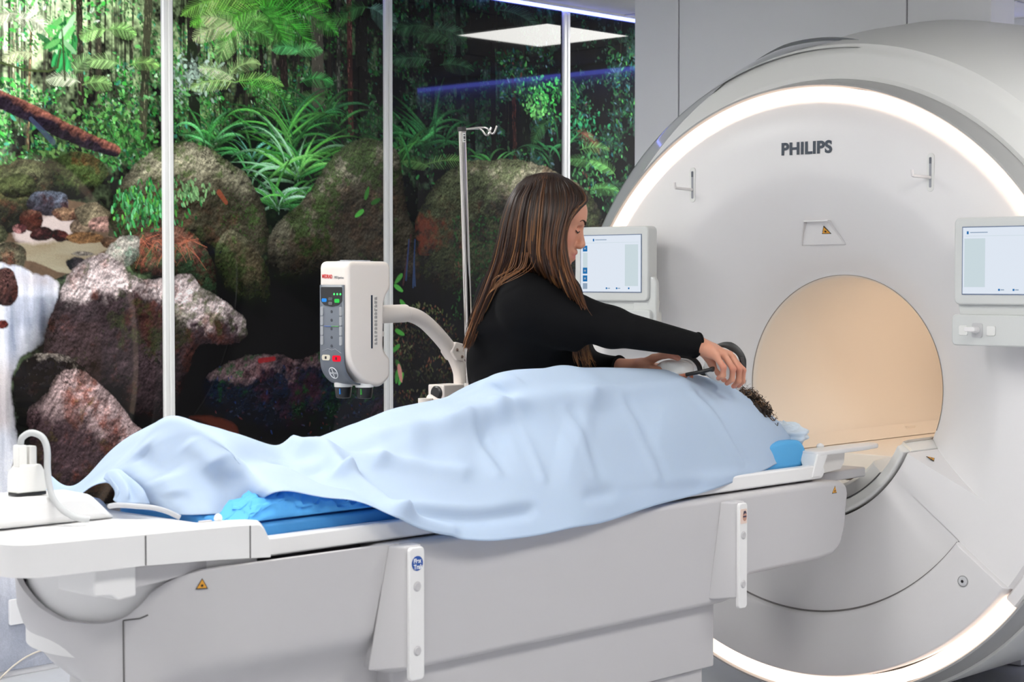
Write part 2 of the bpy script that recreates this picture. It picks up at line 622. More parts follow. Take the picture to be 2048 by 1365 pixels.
for tr in TRUNKS:
    trunk_paint(*tr)

# leaves and undergrowth
for _ in range(24000):
    x, y = rg.uniform(-20, 1290), rg.uniform(-60, 335)
    if x < 790 and rg.random() < .35:
        y = rg.uniform(130, 330)
    c, r = cr(x, y)
    if not (0 <= int(c) < NC and 0 <= int(r) < NR) or N_MID[int(r), int(c)] < .40+.1*rg.random():
        continue
    big = rg.random() < .12
    leaf((x, y), rg.uniform(0, 2*math.pi), rg.uniform(8, 14) if big else rg.uniform(3, 7.5), rg.uniform(3.5, 6.5) if big else rg.uniform(1.6, 3.8), greens(x, y, rg, .06*rg.random()), rg.uniform(.6, 1))
for tr in TRUNKS:                                          # nearer trunks stand before the leaves
    if tr[4] >= 7 and tr[0] > 100:
        trunk_paint(*tr)
for _ in range(2600):                                      # dense small bluish foliage on the right panels
    x, y = rg.uniform(1000, 1290), rg.uniform(90, 470)
    c, r = cr(x, y)
    if N_MID[min(max(int(r), 0), NR-1), min(max(int(c), 0), NC-1)] < .47:
        continue
    g = rg.uniform(.25, 1)
    col = [np.array([50, 110, 70]), np.array([40, 100, 105]), np.array([75, 150, 75]), np.array([95, 125, 135]), np.array([100, 55, 45])][rg.choice(5, p=[.38, .22, .25, .10, .05])]*g
    leaf((x, y), rg.uniform(0, 6.28), rg.uniform(4, 13), rg.uniform(2, 5), lin(col), .9)
for cx, cy, n, sp, colr in [(1090, 190, 130, 38, (70, 175, 80)), (1075, 210, 60, 26, (120, 205, 110)), (1165, 260, 90, 40, (45, 130, 85)), (390, 150, 150, 45, (150, 175, 160)), (340, 190, 60, 40, (90, 150, 90)),
                            (1190, 350, 150, 55, (70, 130, 75)), (215, 250, 160, 70, (85, 140, 70)), (260, 290, 110, 60, (60, 120, 55)), (130, 290, 160, 70, (80, 110, 60)), (640, 265, 110, 50, (50, 120, 60)),
                            (840, 300, 120, 60, (40, 95, 50)), (700, 255, 80, 50, (40, 90, 45))]:
    for _ in range(n):
        x, y = rg.normal(cx, sp*.6), rg.normal(cy, sp*.5)
        leaf((x, y), rg.uniform(0, 6.28), rg.uniform(6, 13), rg.uniform(3, 6), lin(np.clip(np.array(colr)*rg.uniform(.35, 1.25), 0, 250)), .92)


def frond(p, ang, ln, droop, col, leaflet=22, n=26, w=2.2, rib=None):
    """feathered palm or fern frond"""
    x, y = p
    pts = []
    a = ang
    for k in range(n+1):
        pts.append((x, y, a))
        x += ln/n*math.cos(a)
        y += ln/n*math.sin(a)
        a += droop/n
    for k in range(2, n+1):
        t = k/n
        ll = leaflet*math.sin(math.pi*min(t*.9+.12, 1))**.7
        f = rg.uniform(.6, 1.25)
        for s in (-1, 1):
            b = pts[k][2]+s*(1.15-.5*t)
            c = lin(np.clip(np.array(col)*f*(1.0 if s < 0 else .72), 0, 255))
            stroke(pts[k][:2], (pts[k][0]+ll*math.cos(b), pts[k][1]+ll*math.sin(b)+ll*.16), w, .8, c, .95)
    for k in range(n):
        stroke(pts[k][:2], pts[k+1][:2], 1.8, 1.4, lin(np.array(rib or col)*.8), 1)


for a, ln, dr, c in [(-2.9, 150, -1.0, (110, 190, 70)), (-2.6, 170, -1.3, (140, 210, 90)), (-2.0, 120, -.8, (95, 185, 60)), (-1.2, 120, .7, (90, 190, 60)), (-.6, 150, 1.2, (80, 185, 55)), (-.2, 175, 1.1, (75, 180, 60)),
                     (.25, 150, 1.0, (70, 165, 55)), (2.7, 140, -1.0, (150, 205, 120)), (3.1, 110, -1.2, (90, 175, 60)), (.7, 100, .6, (70, 150, 55))]:
    frond((520, 18), a, ln, dr, c, 34, 30, 2.6)
for a, ln, dr, c in [(-2.7, 95, -1.4, (190, 215, 150)), (-2.2, 80, -1.2, (180, 210, 140)), (-.9, 70, 1.3, (120, 190, 90)), (-.3, 80, 1.2, (100, 180, 80))]:
    frond((472, 62), a, ln, dr, c, 26, 24, 2.2)
for p, a, ln, dr, c, lf in [((470, 165), -2.9, 95, -.8, (170, 220, 130), 22), ((470, 165), -.3, 100, .8, (140, 210, 100), 22), ((470, 160), -2.4, 80, -.9, (190, 225, 160), 20), ((480, 165), .1, 120, .7, (90, 185, 70), 22),
                            ((460, 150), -1.0, 70, 1.4, (180, 220, 140), 18), ((600, 165), -.5, 70, 1.2, (70, 160, 80), 20), ((590, 110), -.8, 60, 1.5, (110, 195, 110), 18), ((600, 105), -2.4, 60, -1.4, (95, 190, 110), 18),
                            ((160, 165), -2.6, 70, -1.0, (210, 225, 190), 20), ((150, 150), -1.3, 50, .9, (130, 170, 110), 22), ((165, 170), -.4, 60, .9, (140, 185, 110), 20), ((215, 60), -2.9, 60, -1.2, (150, 200, 120), 20),
                            ((215, 60), -.3, 60, 1.1, (140, 195, 110), 20), ((240, 130), -2.6, 70, -1, (160, 205, 130), 20), ((260, 130), -.4, 60, 1, (150, 200, 110), 18), ((30, 40), -.3, 70, 1.4, (225, 230, 205), 24),
                            ((40, 30), -2.8, 60, -1.2, (215, 220, 190), 22), ((70, 110), -2.7, 70, -1.3, (205, 215, 170), 20), ((735, 15), .2, 70, 1.2, (90, 130, 115), 26), ((735, 15), -3.0, 60, -1.2, (60, 110, 60), 22),
                            ((860, 60), -.2, 80, 1.2, (60, 95, 70), 24), ((860, 55), -2.8, 70, -1.0, (55, 90, 60), 22), ((900, 80), -2.5, 70, -1.1, (50, 85, 55), 22), ((1000, 20), .1, 90, .8, (60, 90, 70), 24),
                            ((860, 120), -2.9, 80, -.6, (60, 100, 70), 20), ((880, 130), -.2, 70, .8, (55, 95, 65), 20), ((850, 330), -.35, 100, .7, (105, 150, 80), 18), ((860, 335), -2.6, 60, -.7, (95, 140, 75), 16),
                            ((1100, 240), 2.6, 60, -.9, (60, 110, 60), 16), ((1150, 260), .4, 70, .8, (120, 70, 60), 16), ((1160, 300), -.4, 60, .9, (90, 140, 80), 16), ((1190, 330), -2.6, 60, -.8, (80, 130, 70), 16),
                            ((1230, 350), -2.2, 60, -.9, (100, 160, 85), 16), ((1180, 380), -.3, 60, .8, (90, 150, 80), 16), ((655, 200), -2.7, 60, -.8, (80, 120, 70), 18), ((700, 40), -2.9, 70, -.9, (70, 130, 60), 20)]:
    frond(p, a, ln, dr, c, lf, 22, 2.0)
# broad drooping leaves of the small tree upper left
for _ in range(46):
    a = rg.uniform(0, 6.28)
    ln = rg.uniform(14, 36)
    leaf((124+rg.normal(0, 12), 72+rg.normal(0, 14)), a*.8+.5, ln, ln*.28, lin(np.array([[70, 165, 80], [110, 190, 105], [40, 120, 60], [160, 215, 160]][rg.integers(4)])*rg.uniform(.7, 1.1)), .95)
for _ in range(16):
    leaf((122+rg.normal(0, 6), 100+rg.uniform(-10, 12)), rg.uniform(1.1, 2.1), rg.uniform(20, 34), 8, lin(np.array([50, 150, 80])*rg.uniform(.6, 1.2)), .95)
stroke((124, 60), (130, 160), 3, 4, lin((50, 60, 36)), .9)
for q in [((0, 125), (50, 140)), ((50, 140), (95, 143)), ((95, 143), (115, 135)), ((115, 135), (121, 100))]:
    stroke(*q, 3.5, 3, lin((60, 72, 40)), 1)


def strap(p, ang, ln, droop, wd, col, n=12):
    x, y = p
    a = ang
    for k in range(n):
        t = k/n
        x2, y2 = x+ln/n*math.cos(a), y+ln/n*math.sin(a)
        w0 = wd*(1-t**2*.8)*(.55+.9*min(t*3, 1)*.5)
        w1 = wd*(1-((k+1)/n)**2*.9)*(.55+.9*min((t+1/n)*3, 1)*.5)
        f = .55+.6*math.sin(math.pi*min(t*1.15, 1))
        stroke((x, y), (x2, y2), w0, w1, lin(np.clip(np.array(col)*f, 0, 255)), 1)
        stroke((x, y-w0*.2), (x2, y2-w1*.2), w0*.25, w1*.25, lin(np.clip(np.array(col)*f*1.3+12, 0, 255)), .8)
        x, y = x2, y2
        a += droop/n*(.4+1.3*t)


def strappy(cx, cy, n, l0, l1, pal, spread=1.25, wd=9):
    for k in range(n):
        u = (k+.5)/n
        a = -math.pi/2+spread*(2*((k*0.618) % 1)-1)+rg.normal(0, .06)
        s = 1 if math.cos(a) > 0 else -1
        c = np.array(pal[rg.integers(len(pal))])*(.55+.55*u)
        strap((cx+rg.normal(0, 14), cy+rg.normal(0, 9)), a, rg.uniform(l0, l1), s*rg.choice([.5, 1.2, 2.0, 2.6])*rg.uniform(.7, 1.2), rg.uniform(.6, 1.1)*wd, c)


w_, cov_, sd_ = poly_mask([(420, 300), (480, 240), (560, 215), (640, 230), (690, 280), (640, 340), (590, 440), (530, 450), (470, 380)], 14, 20)
blend(w_, cov_*.93, lin((8, 16, 10)))
strappy(420, 285, 22, 60, 110, [(60, 130, 60), (80, 150, 90), (45, 105, 50)], 1.3, 6)
strappy(650, 250, 18, 60, 120, [(60, 120, 60), (45, 100, 60), (35, 90, 45)], 1.1, 7)
strappy(500, 330, 16, 60, 120, [(50, 110, 60), (80, 140, 120), (60, 120, 60)], 1.1, 6)
strappy(575, 290, 30, 90, 170, [(50, 115, 50), (70, 140, 60), (40, 95, 55)], 1.0, 6)
strappy(590, 350, 46, 90, 175, [(70, 145, 55), (95, 165, 80), (48, 115, 52), (120, 175, 130)], 1.25, 7)
strappy(565, 410, 30, 60, 120, [(80, 150, 70), (58, 120, 55), (130, 180, 145), (44, 100, 50)], 1.4, 6.5)
strappy(850, 290, 26, 70, 130, [(40, 95, 50), (55, 120, 65), (30, 75, 40)], 1.1, 8)
strappy(800, 330, 14, 60, 120, [(40, 90, 45), (55, 110, 50)], .6, 7)
strappy(970, 325, 8, 30, 60, [(50, 110, 50), (70, 130, 70)], 1.0, 5)
strappy(1110, 310, 14, 40, 80, [(50, 105, 60), (40, 95, 55)], 1.2, 6)

# ---- fallen log
w_, cov_, sd_ = poly_mask([(-60, 140), (0, 178), (60, 205), (140, 248), (210, 280), (240, 296), (236, 314), (205, 308), (120, 278), (50, 240), (0, 218), (-60, 190)], 4)
qx, qy = QX[w_[2]:w_[3], w_[0]:w_[1]], QY[w_[2]:w_[3], w_[0]:w_[1]]
k_ = sst(-14, 12, qy-(190+.48*qx)+(N_ROCK[w_[2]:w_[3], w_[0]:w_[1]]-.5)*40)[..., None]
blend(w_, cov_, (L3((140, 88, 74))*(1-k_)+L3((26, 20, 28))*k_)*((.35+1.2*N_ROCK[w_[2]:w_[3], w_[0]:w_[1]])*E_ROCK[w_[2]:w_[3], w_[0]:w_[1]]*(.6+.8*N_FINE[w_[2]:w_[3], w_[0]:w_[1]]))[..., None])
stroke((62, 238), (106, 284), 7, 10, lin((52, 60, 84)), .8)

# ---- stream bed
w_, cov_, sd_ = poly_mask([(-260, 330), (60, 380), (230, 430), (250, 500), (170, 520), (100, 560), (-260, 560)], 8)
blend(w_, cov_, L3((96, 78, 62))*(.3+1.2*N_ROCK[w_[2]:w_[3], w_[0]:w_[1]])[..., None])
w_, cov_, sd_ = poly_mask([(-260, 482), (20, 486), (120, 480), (225, 488), (190, 512), (140, 548), (40, 520), (-260, 540)], 4)
hz = fbm(NR, NC//6+1, 14, rg, 4).repeat(6, 1)[:, :NC]
hz = hz[w_[2]:w_[3], w_[0]:w_[1]]
blend(w_, cov_, (L3((116, 96, 70))*(1-hz[..., None])+L3((165, 160, 140))*hz[..., None])*.95)
pale = [(232, 226, 228), (222, 228, 240), (205, 190, 175)]
w_, cov_, sd_ = poly_mask([(20, 462), (60, 440), (125, 430), (150, 458), (120, 480), (40, 484)], 10, 6)
blend(w_, cov_*.75, L3((205, 190, 188)))


def stones(lst):
    for (x, y, a, b, top, face) in lst:
        pts = [(x+a*math.cos(t)*rg.uniform(.85, 1.12), y+b*math.sin(t)*rg.uniform(.85, 1.12)) for t in np.linspace(0, 2*math.pi, 10)[:-1]]
        rock(pts, top, face, y-b*.05, 0, rust=(120, 50, 34), rust_amt=.5, rough=5, span=b*.9, grit=.4)


stones([(10, 400, 60, 70, (90, 98, 62), (26, 26, 20)), (150, 350, 66, 44, (70, 88, 46), (20, 22, 16)), (60, 358, 55, 40, (96, 100, 70), (40, 36, 28)), (97, 405, 46, 26, (120, 130, 150), (52, 48, 58)),
        (35, 372, 40, 24, (90, 100, 60), (40, 40, 30)), (64, 440, 24, 22, (140, 100, 82), (70, 36, 28)), (135, 428, 32, 14, (176, 140, 110), (110, 76, 60)), (166, 455, 30, 18, (140, 120, 100), (70, 56, 44)),
        (185, 430, 38, 26, (130, 120, 96), (54, 42, 34)), (205, 448, 28, 18, (180, 140, 130), (90, 50, 44)), (85, 468, 24, 15, (110, 62, 60), (50, 24, 26)), (38, 457, 16, 10, (186, 130, 130), (90, 50, 54)),
        (118, 472, 18, 12, (96, 44, 40), (44, 20, 22)), (170, 476, 40, 12, (150, 110, 70), (60, 40, 28)), (0, 470, 14, 18, (80, 84, 60), (24, 22, 20)), (14, 520, 40, 36, (96, 92, 74), (40, 26, 22)),
        (152, 530, 20, 14, (64, 56, 60), (14, 12, 14)), (222, 486, 22, 12, (96, 70, 50), (40, 26, 20)), (165, 508, 22, 5, (160, 150, 140), (110, 96, 84))])
# water: silk veil on the left, paler below
w_, cov_, sd_ = poly_mask([(-260, 530), (10, 528), (70, 545), (110, 560), (120, 590), (112, 640), (80, 690), (40, 720), (20, 770), (30, 850), (40, 900), (60, 960), (110, 1000), (300, 1000), (420, 1100), (420, 1420), (-260, 1420)], 8, 3)
qx, qy = QX[w_[2]:w_[3], w_[0]:w_[1]], QY[w_[2]:w_[3], w_[0]:w_[1]]
silk = fbm(NR//7+1, NC, 12, rg, 4).repeat(7, 0)[:NR][w_[2]:w_[3], w_[0]:w_[1]]
silk2 = N_BIG[w_[2]:w_[3], w_[0]:w_[1]]
b_ = np.clip(.78+1.3*(silk-.5)+.6*(silk2-.5), 0, 1)[..., None]
colw = L3((106, 120, 150))*(1-b_)+L3((236, 238, 248))*b_
rocky = (sst(.0, 1, 1-np.abs(qy-560)/30)*sst(.35, .6, silk2))[..., None]
colw = colw*(1-rocky*.7)+L3((150, 110, 95))*rocky*.7
fall = (sst(585, 600, qy)*(1-sst(640, 670, qy))*sst(20, 40, qx)*.8)[..., None]
colw = colw*(1-fall*.55*(1-silk[..., None]))-fall*np.array([.16, .12, .04], np.float32)*silk[..., None]
pool = (sst(690, 760, qy)*(1-sst(840, 880, qy))*sst(60, 0, qx)*.45)[..., None]
colw = colw*(1-pool)+L3((190, 165, 150))*pool
shade = sst(1080, 1260, qy)[..., None]
colw = colw*(1-shade)+(L3((112, 120, 140))*(1-N_ROCK2[w_[2]:w_[3], w_[0]:w_[1]][..., None])+L3((196, 200, 212))*N_ROCK2[w_[2]:w_[3], w_[0]:w_[1]][..., None])*shade
blend(w_, cov_, np.clip(colw, .004, 1))
stones([(18, 640, 0, 0, (0, 0, 0), (0, 0, 0))] and [(5, 648, 12, 9, (120, 50, 46), (60, 20, 24)), (10, 575, 28, 42, (96, 64, 60), (26, 18, 22)), (40, 935, 20, 22, (80, 46, 44), (24, 14, 18))])

# ---- dark hollow behind the big rocks
for pts in [[(60, 690), (120, 600), (330, 600), (420, 1000), (120, 1000), (24, 820)], [(180, 760), (260, 640), (330, 560), (480, 560), (560, 520), (640, 560), (790, 560), (800, 1000), (180, 1000)], [(780, 520), (840, 470), (1250, 470), (1300, 520), (1300, 1000), (780, 1000)]]:
    w_, cov_, sd_ = poly_mask(pts, 12, 30)
    blend(w_, cov_, L3((13, 12, 13)))
# boulders back to front
rock([(215, 470), (218, 430), (240, 372), (275, 325), (315, 298), (350, 286), (400, 289), (445, 312), (490, 352), (520, 398), (534, 440), (534, 500), (480, 520), (400, 480), (320, 490), (250, 480)],
     (164, 160, 136), (60, 57, 44), 335, .12, moss=(90, 112, 62), moss_amt=.5, rust=(130, 72, 50), rust_amt=.35, span=70)
for _ in range(420):
    x, y = rg.normal(285, 42), rg.normal(405, 26)
    if 225 < x < 410 and 350 < y < 470:
        leaf((x, y), rg.uniform(1.0, 2.1), rg.uniform(6, 14), rg.uniform(2, 5), lin(np.array([[60, 150, 80], [110, 190, 130], [40, 120, 60], [90, 170, 70]][rg.integers(4)])*rg.uniform(.5, 1.15)), .95)
for _ in range(260):
    x, y = rg.normal(488, 26), rg.normal(430, 34)
    if x < 532 and y > 350+max(0, (x-440))*.9:
        leaf((x, y), rg.uniform(0, 6.28), rg.uniform(2, 5), 2, lin(np.array([62, 110, 40])*rg.uniform(.3, 1.0)), .6)
stroke((438, 385), (452, 405), 10, 8, lin((150, 74, 50)), .6)
for _ in range(90):
    x, y = rg.normal(380, 20), rg.normal(380, 12)
    leaf((x, y), rg.uniform(.8, 2.0), rg.uniform(5, 11), 4, lin(np.array([120, 165, 110])*rg.uniform(.6, 1.15)), .9)
rock([(532, 520), (540, 470), (560, 440), (600, 405), (630, 360), (655, 322), (690, 292), (720, 279), (765, 282), (792, 300), (806, 350), (815, 420), (850, 520), (830, 640), (760, 720), (660, 640), (590, 600), (548, 560)],
     (160, 158, 134), (56, 52, 42), 350, -.75, moss=(74, 104, 50), moss_amt=.5, rust=(110, 70, 46), rust_amt=.3, span=110, dark=130, dark_y=470)
rock([(832, 480), (842, 420), (868, 370), (905, 338), (950, 322), (1010, 318), (1070, 328), (1120, 348), (1170, 378), (1200, 420), (1205, 470), (1190, 560), (1000, 720), (880, 640), (845, 560)],
     (166, 162, 134), (42, 42, 34), 362, .06, moss=(112, 124, 84), moss_amt=.6, rust=(150, 78, 46), rust_amt=.35, span=55, dark=170, dark_y=440)
w_, cov_, sd_ = poly_mask([(838, 445), (860, 430), (895, 446), (905, 465), (872, 480), (846, 500)], 60, 14)
blend(w_, cov_*.55*sst(.35, .6, N_ROCK[w_[2]:w_[3], w_[0]:w_[1]]), L3((112, 52, 34))*(.4+N_ROCK[w_[2]:w_[3], w_[0]:w_[1]])[..., None])
for _ in range(500):
    x, y = rg.uniform(905, 1010), rg.uniform(430, 640)
    leaf((x, y), rg.uniform(0, 6.28), rg.uniform(4, 9), 3, lin(np.array([36, 78, 38])*rg.uniform(.25, 1.2)), .8)
rock([(430, 520), (432, 492), (452, 462), (474, 462), (500, 486), (528, 520), (540, 570), (530, 640), (470, 600), (440, 560)], (150, 148, 120), (70, 70, 48), 500, 0, moss=(88, 110, 60), moss_amt=.6, rust=(120, 90, 76), rust_amt=.4, span=40, dark=90, dark_y=520)
rock([(262, 500), (275, 470), (320, 458), (345, 450), (385, 470), (415, 500), (432, 545), (425, 600), (380, 560), (300, 550), (265, 540)], (156, 116, 98), (60, 38, 32), 490, .1, moss=(70, 120, 80), moss_amt=.4, rust=(150, 72, 50), rust_amt=.7, span=50, dark=80, dark_y=560)
for _ in range(60):
    x = rg.uniform(285, 385)
    y = 490-abs(x-335)*.2+rg.normal(0, 10)
    stroke((x, y), (x+rg.uniform(-30, 45), y+rg.uniform(-12, 50)), 1.6, .8, lin(np.array([190, 110, 84])*rg.uniform(.5, 1.1)), .8)
rock([(205, 510), (225, 485), (250, 472), (275, 472), (280, 500), (265, 530), (235, 530)], (206, 200, 190), (90, 82, 72), 505, 0, moss=(130, 160, 140), moss_amt=.3, span=30)
rock([(86, 700), (100, 640), (118, 590), (138, 548), (170, 520), (205, 507), (235, 520), (262, 545), (300, 560), (345, 552), (378, 548), (410, 580), (450, 604), (482, 630), (492, 660), (490, 680), (455, 690), (400, 690), (370, 760), (330, 850), (250, 860), (180, 800), (120, 770), (80, 740)],
     (226, 208, 208), (58, 46, 50), 598, .14, moss=(78, 92, 50), moss_amt=.2, rust=(126, 62, 34), rust_amt=.5, span=26, dark=150, dark_y=690, grit=.55)
rock([(24, 790), (30, 750), (60, 715), (90, 706), (128, 708), (160, 730), (178, 756), (150, 800), (90, 900), (50, 860)], (200, 188, 178), (20, 18, 22), 722, .2, rust=(80, 50, 40), rust_amt=.4, span=18, dark=60, dark_y=770)
rock([(54, 850), (60, 815), (90, 790), (110, 760), (142, 740), (176, 748), (208, 776), (240, 812), (270, 848), (302, 880), (316, 930), (300, 985), (230, 1010), (120, 990), (70, 930)],
     (206, 178, 178), (64, 48, 52), 842, .55, moss=(110, 92, 56), moss_amt=.3, rust=(124, 62, 42), rust_amt=.7, span=50, dark=140, dark_y=900, grit=.6)
rock([(405, 790), (412, 755), (440, 735), (490, 712), (560, 708), (600, 720), (650, 700), (700, 700), (760, 720), (800, 760), (790, 860), (600, 880), (440, 850)],
     (112, 92, 96), (14, 20, 34), 728, .02, moss=(30, 80, 40), moss_amt=.5, rust=(90, 34, 34), rust_amt=.35, span=22, dark=130, dark_y=775, grit=.8)
for _ in range(130):
    x, y = rg.uniform(420, 800), rg.uniform(730, 880)
    leaf((x, y), rg.uniform(0, 6.28), rg.uniform(3, 9), 2.5, lin(np.array([[36, 60, 120], [60, 70, 100], [90, 40, 40]][rg.integers(3)])*rg.uniform(.3, 1)), .55)
stroke((520, 722), (548, 718), 9, 8, lin((130, 30, 34)), .9)
w_, cov_, sd_ = poly_mask([(480, 880), (400, 842), (380, 836), (420, 834), (470, 850)], 4, 4)
blend(w_, cov_*.55, L3((90, 40, 28)))
# mossy clumps low on the third panel
for cx, cy, a, b in [(845, 690, 70, 80), (880, 760, 50, 44), (830, 810, 60, 30), (925, 560, 20, 40), (800, 740, 30, 60)]:
    for _ in range(int(a*b/9)):
        t, rr = rg.uniform(0, 6.28), math.sqrt(rg.random())
        x, y = cx+a*rr*math.cos(t), cy+b*rr*math.sin(t)
        hi = max(0, 1-(y-(cy-b))/(1.5*b))
        leaf((x, y), rg.uniform(-2.6, -.4), rg.uniform(4, 9), 2.6, lin(np.array([[110, 116, 78], [90, 84, 58], [120, 74, 56], [74, 92, 50]][rg.integers(4)])*(.18+.85*hi)*rg.uniform(.6, 1.2)), .85)
for x, y, a in [(790, 660, .4), (800, 690, 2.6), (792, 720, 1.0), (806, 745, 2.0), (788, 570, .5), (805, 548, 2.4), (800, 600, .8), (795, 740, 1.7), (730, 400, -1.2), (742, 408, -.4), (728, 420, 2.6)]:
    leaf((x, y), a, 26, 9, lin(np.array([70, 150, 60])*rg.uniform(.6, 1.2)), .95)
leaf((797, 728), 1.35, 36, 10, lin((190, 130, 120)), .95)
# worn blue and red straps in the picture, right of the second strip
for q in [((822, 470), (806, 570)), ((818, 480), (812, 560)), ((830, 480), (826, 575)), ((828, 520), (830, 572))]:
    stroke(*q, 3, 4, lin(np.array([[40, 62, 100], [64, 34, 38]][rg.integers(2)])), .8)

LIGHT_GAIN = field([(0, 0, .98), (100, 200, 1.0), (250, 150, 1.15), (450, 60, 1.9), (560, 60, 1.8), (560, 300, 1.5), (700, 200, 1.4), (900, 200, 1.3), (1200, 200, 1.3), (300, 600, 1.1), (700, 400, 1.3), (1000, 400, 1.25), (100, 900, 1.0)])  # brightens the print where the lamps leave the wall dim; light put into colour
ART *= LIGHT_GAIN[..., None]
ART[:] = np.clip(ART*(0.93+0.14*N_GRIT)[..., None], 0.003, 0.93)
_l = ART@np.array([.2126, .7152, .0722], np.float32)
ART[:] = np.clip(_l[..., None]+(ART-_l[..., None])*1.0, 0.002, 0.93)
# ==================================================================== the room
M_WALL = mat('wall_paint', (240, 240, 243), .6, spec=.3, noise=.015, nscale=3)
M_CEIL = mat('ceiling_tile', (206, 205, 202), .7, spec=.2, noise=.03, nscale=90)
M_FLOOR = mat('floor_vinyl', (196, 198, 203), .35, spec=.4, noise=.05, nscale=25)
M_TRIMW = mat('white_aluminium', (232, 233, 232), .35, spec=.5, noise=.01, nscale=8)
M_PRINT = mat_attr('printed_glossy_panel', rough=.03, spec=.28, attr='Print')
M_LAMP = emission('lamp_diffuser', (1.0, .99, .95), 16.0)
M_BLUE = emission('blue_led', (.16, .20, 1.0), 5.0)

RX0, RX1, RY0 = -2.2, 8.15, -2.0


def struct(name, o):
    o.name = name
    o['kind'] = 'structure'
    return o


def slab(name, lo, hi, m):
    return struct(name, MB().box(lo, hi).build(name, m, smooth=0))


slab('floor', (RX0, RY0, -.1), (RX1, WALL_Y+.1, 0), M_FLOOR)
slab('ceiling', (RX0, RY0, CEIL_Z), (RX1, WALL_Y+.1, CEIL_Z+.1), M_CEIL)
slab('wall_left', (RX0, WALL_Y+.012, 0), (RX1, WALL_Y+.14, CEIL_Z), M_WALL)
slab('wall_far', (RX1, RY0, 0), (RX1+.12, WALL_Y+.14, CEIL_Z), M_WALL)
slab('wall_right', (RX0, RY0-.12, 0), (RX1, RY0, CEIL_Z), M_WALL)
slab('wall_near', (RX0-.12, RY0-.12, 0), (RX0, WALL_Y+.14, CEIL_Z), M_WALL)
# ceiling joints
jb = MB()
for x in (1.9, 3.1, 4.3, 5.5, 6.7, 7.55):
    jb.box((x-.006, RY0, CEIL_Z-.004), (x+.006, WALL_Y-.02, CEIL_Z+.001))
for y in (-.8, .4, 1.6, 2.8, 4.0, 5.15):
    jb.box((RX0, y-.006, CEIL_Z-.004), (RX1, y+.006, CEIL_Z+.001))
struct('trim_6', jb.build('trim_6', mat('ceiling_rail', (176, 176, 174), .5), smooth=0))

# glossy printed panels between white strips
STRIPS = [(4.048, 4.097), (5.163, 5.2085), (6.276, 6.3245), (7.36, 7.41)]
edges = [MX0]+[e for s in STRIPS for e in s]
plabels = ['forest mural panel with fallen log, stream stones and white water, leftmost',
           'forest mural panel with strappy green plant between two boulders behind the injector',
           'dark forest mural panel with rounded mossy boulder behind the chrome pole',
           'narrow dark leafy forest mural panel beside the white scanner']
spans = [(MX0, STRIPS[0][0]), (STRIPS[0][1], STRIPS[1][0]), (STRIPS[1][1], STRIPS[2][0]), (STRIPS[2][1], STRIPS[3][0])]
for lab, (xa, xb) in zip(plabels, spans):
    c0 = max(0, int(math.floor((xa-MX0)/GS)))
    c1 = min(NC-1, int(math.ceil((xb-MX0)/GS)))
    n = c1-c0+1
    xs = np.clip(MX0+np.arange(c0, c1+1)*GS, xa, xb)
    zs = MZ1-np.arange(NR)*GS
    V = np.zeros((NR*n, 3), np.float32)
    V[:, 0] = np.tile(xs, NR)
    V[:, 1] = WALL_Y
    V[:, 2] = np.repeat(zs, n)
    cols = np.ones((NR*n, 4), np.float32)
    cols[:, :3] = ART[:, c0:c1+1].reshape(-1, 3)
    i = (np.arange(NR-1)[:, None]*n+np.arange(n-1)[None, :]).ravel()
    F = np.stack([i, i+n, i+n+1, i+1], 1)
    # back sheet and rim so the panel has its real thickness
    nv = len(V)
    loop = np.concatenate([np.arange(n), (np.arange(1, NR)*n+n-1), ((NR-1)*n+np.arange(n-2, -1, -1)), (np.arange(NR-2, 0, -1)*n)])
    VB = V[loop].copy()
    VB[:, 1] = WALL_Y+.010
    V = np.vstack([V, VB])
    cols = np.vstack([cols, cols[loop]])
    L = len(loop)
    k = np.arange(L)
    k2 = (k+1) % L
    F2 = np.stack([loop[k], loop[k2], nv+k2, nv+k], 1)
    FF = np.vstack([F, F2]).astype(np.int32)
    me = bpy.data.meshes.new('mural_panel')
    me.vertices.add(len(V))
    me.vertices.foreach_set('co', V.ravel())
    me.loops.add(FF.size)
    me.loops.foreach_set('vertex_index', FF.ravel())
    me.polygons.add(len(FF))
    me.polygons.foreach_set('loop_start', np.arange(0, FF.size, 4, dtype=np.int32))
    me.update(calc_edges=True)
    at_ = me.color_attributes.new('Print', 'FLOAT_COLOR', 'POINT')
    at_.data.foreach_set('color', cols.ravel())
    o = finish('mural_panel', me, M_PRINT, None, smooth=0)
    tag(o, lab, 'mural panel')
for k, (xa, xb) in enumerate(STRIPS):
    mb = MB()
    w = xb-xa
    mb.prism([(xa, WALL_Y+.012), (xa, WALL_Y-.008), (xa+w*.12, WALL_Y-.012), (xa+w*.42, WALL_Y-.012), (xa+w*.45, WALL_Y-.008), (xa+w*.58, WALL_Y-.008), (xa+w*.61, WALL_Y-.012),
              (xa+w*.88, WALL_Y-.012), (xb, WALL_Y-.008), (xb, WALL_Y+.012)], 0.0, CEIL_Z-.03, axis='Z')
    struct('trim_%d' % (k+1), mb.build('trim_%d' % (k+1), M_TRIMW, smooth=0))


# blue LED lines under the ceiling edge
def led(name, lo, hi, profile_lo, profile_hi, label):
    r = root(name, ((lo[0]+hi[0])/2, (lo[1]+hi[1])/2, lo[2]), label, 'light strip')
    MB().box(profile_lo, profile_hi).build('channel', M_TRIMW, r, smooth=0)
    MB().box(lo, hi).build('diffuser', M_BLUE, r, smooth=0, label='glowing blue violet diffuser')


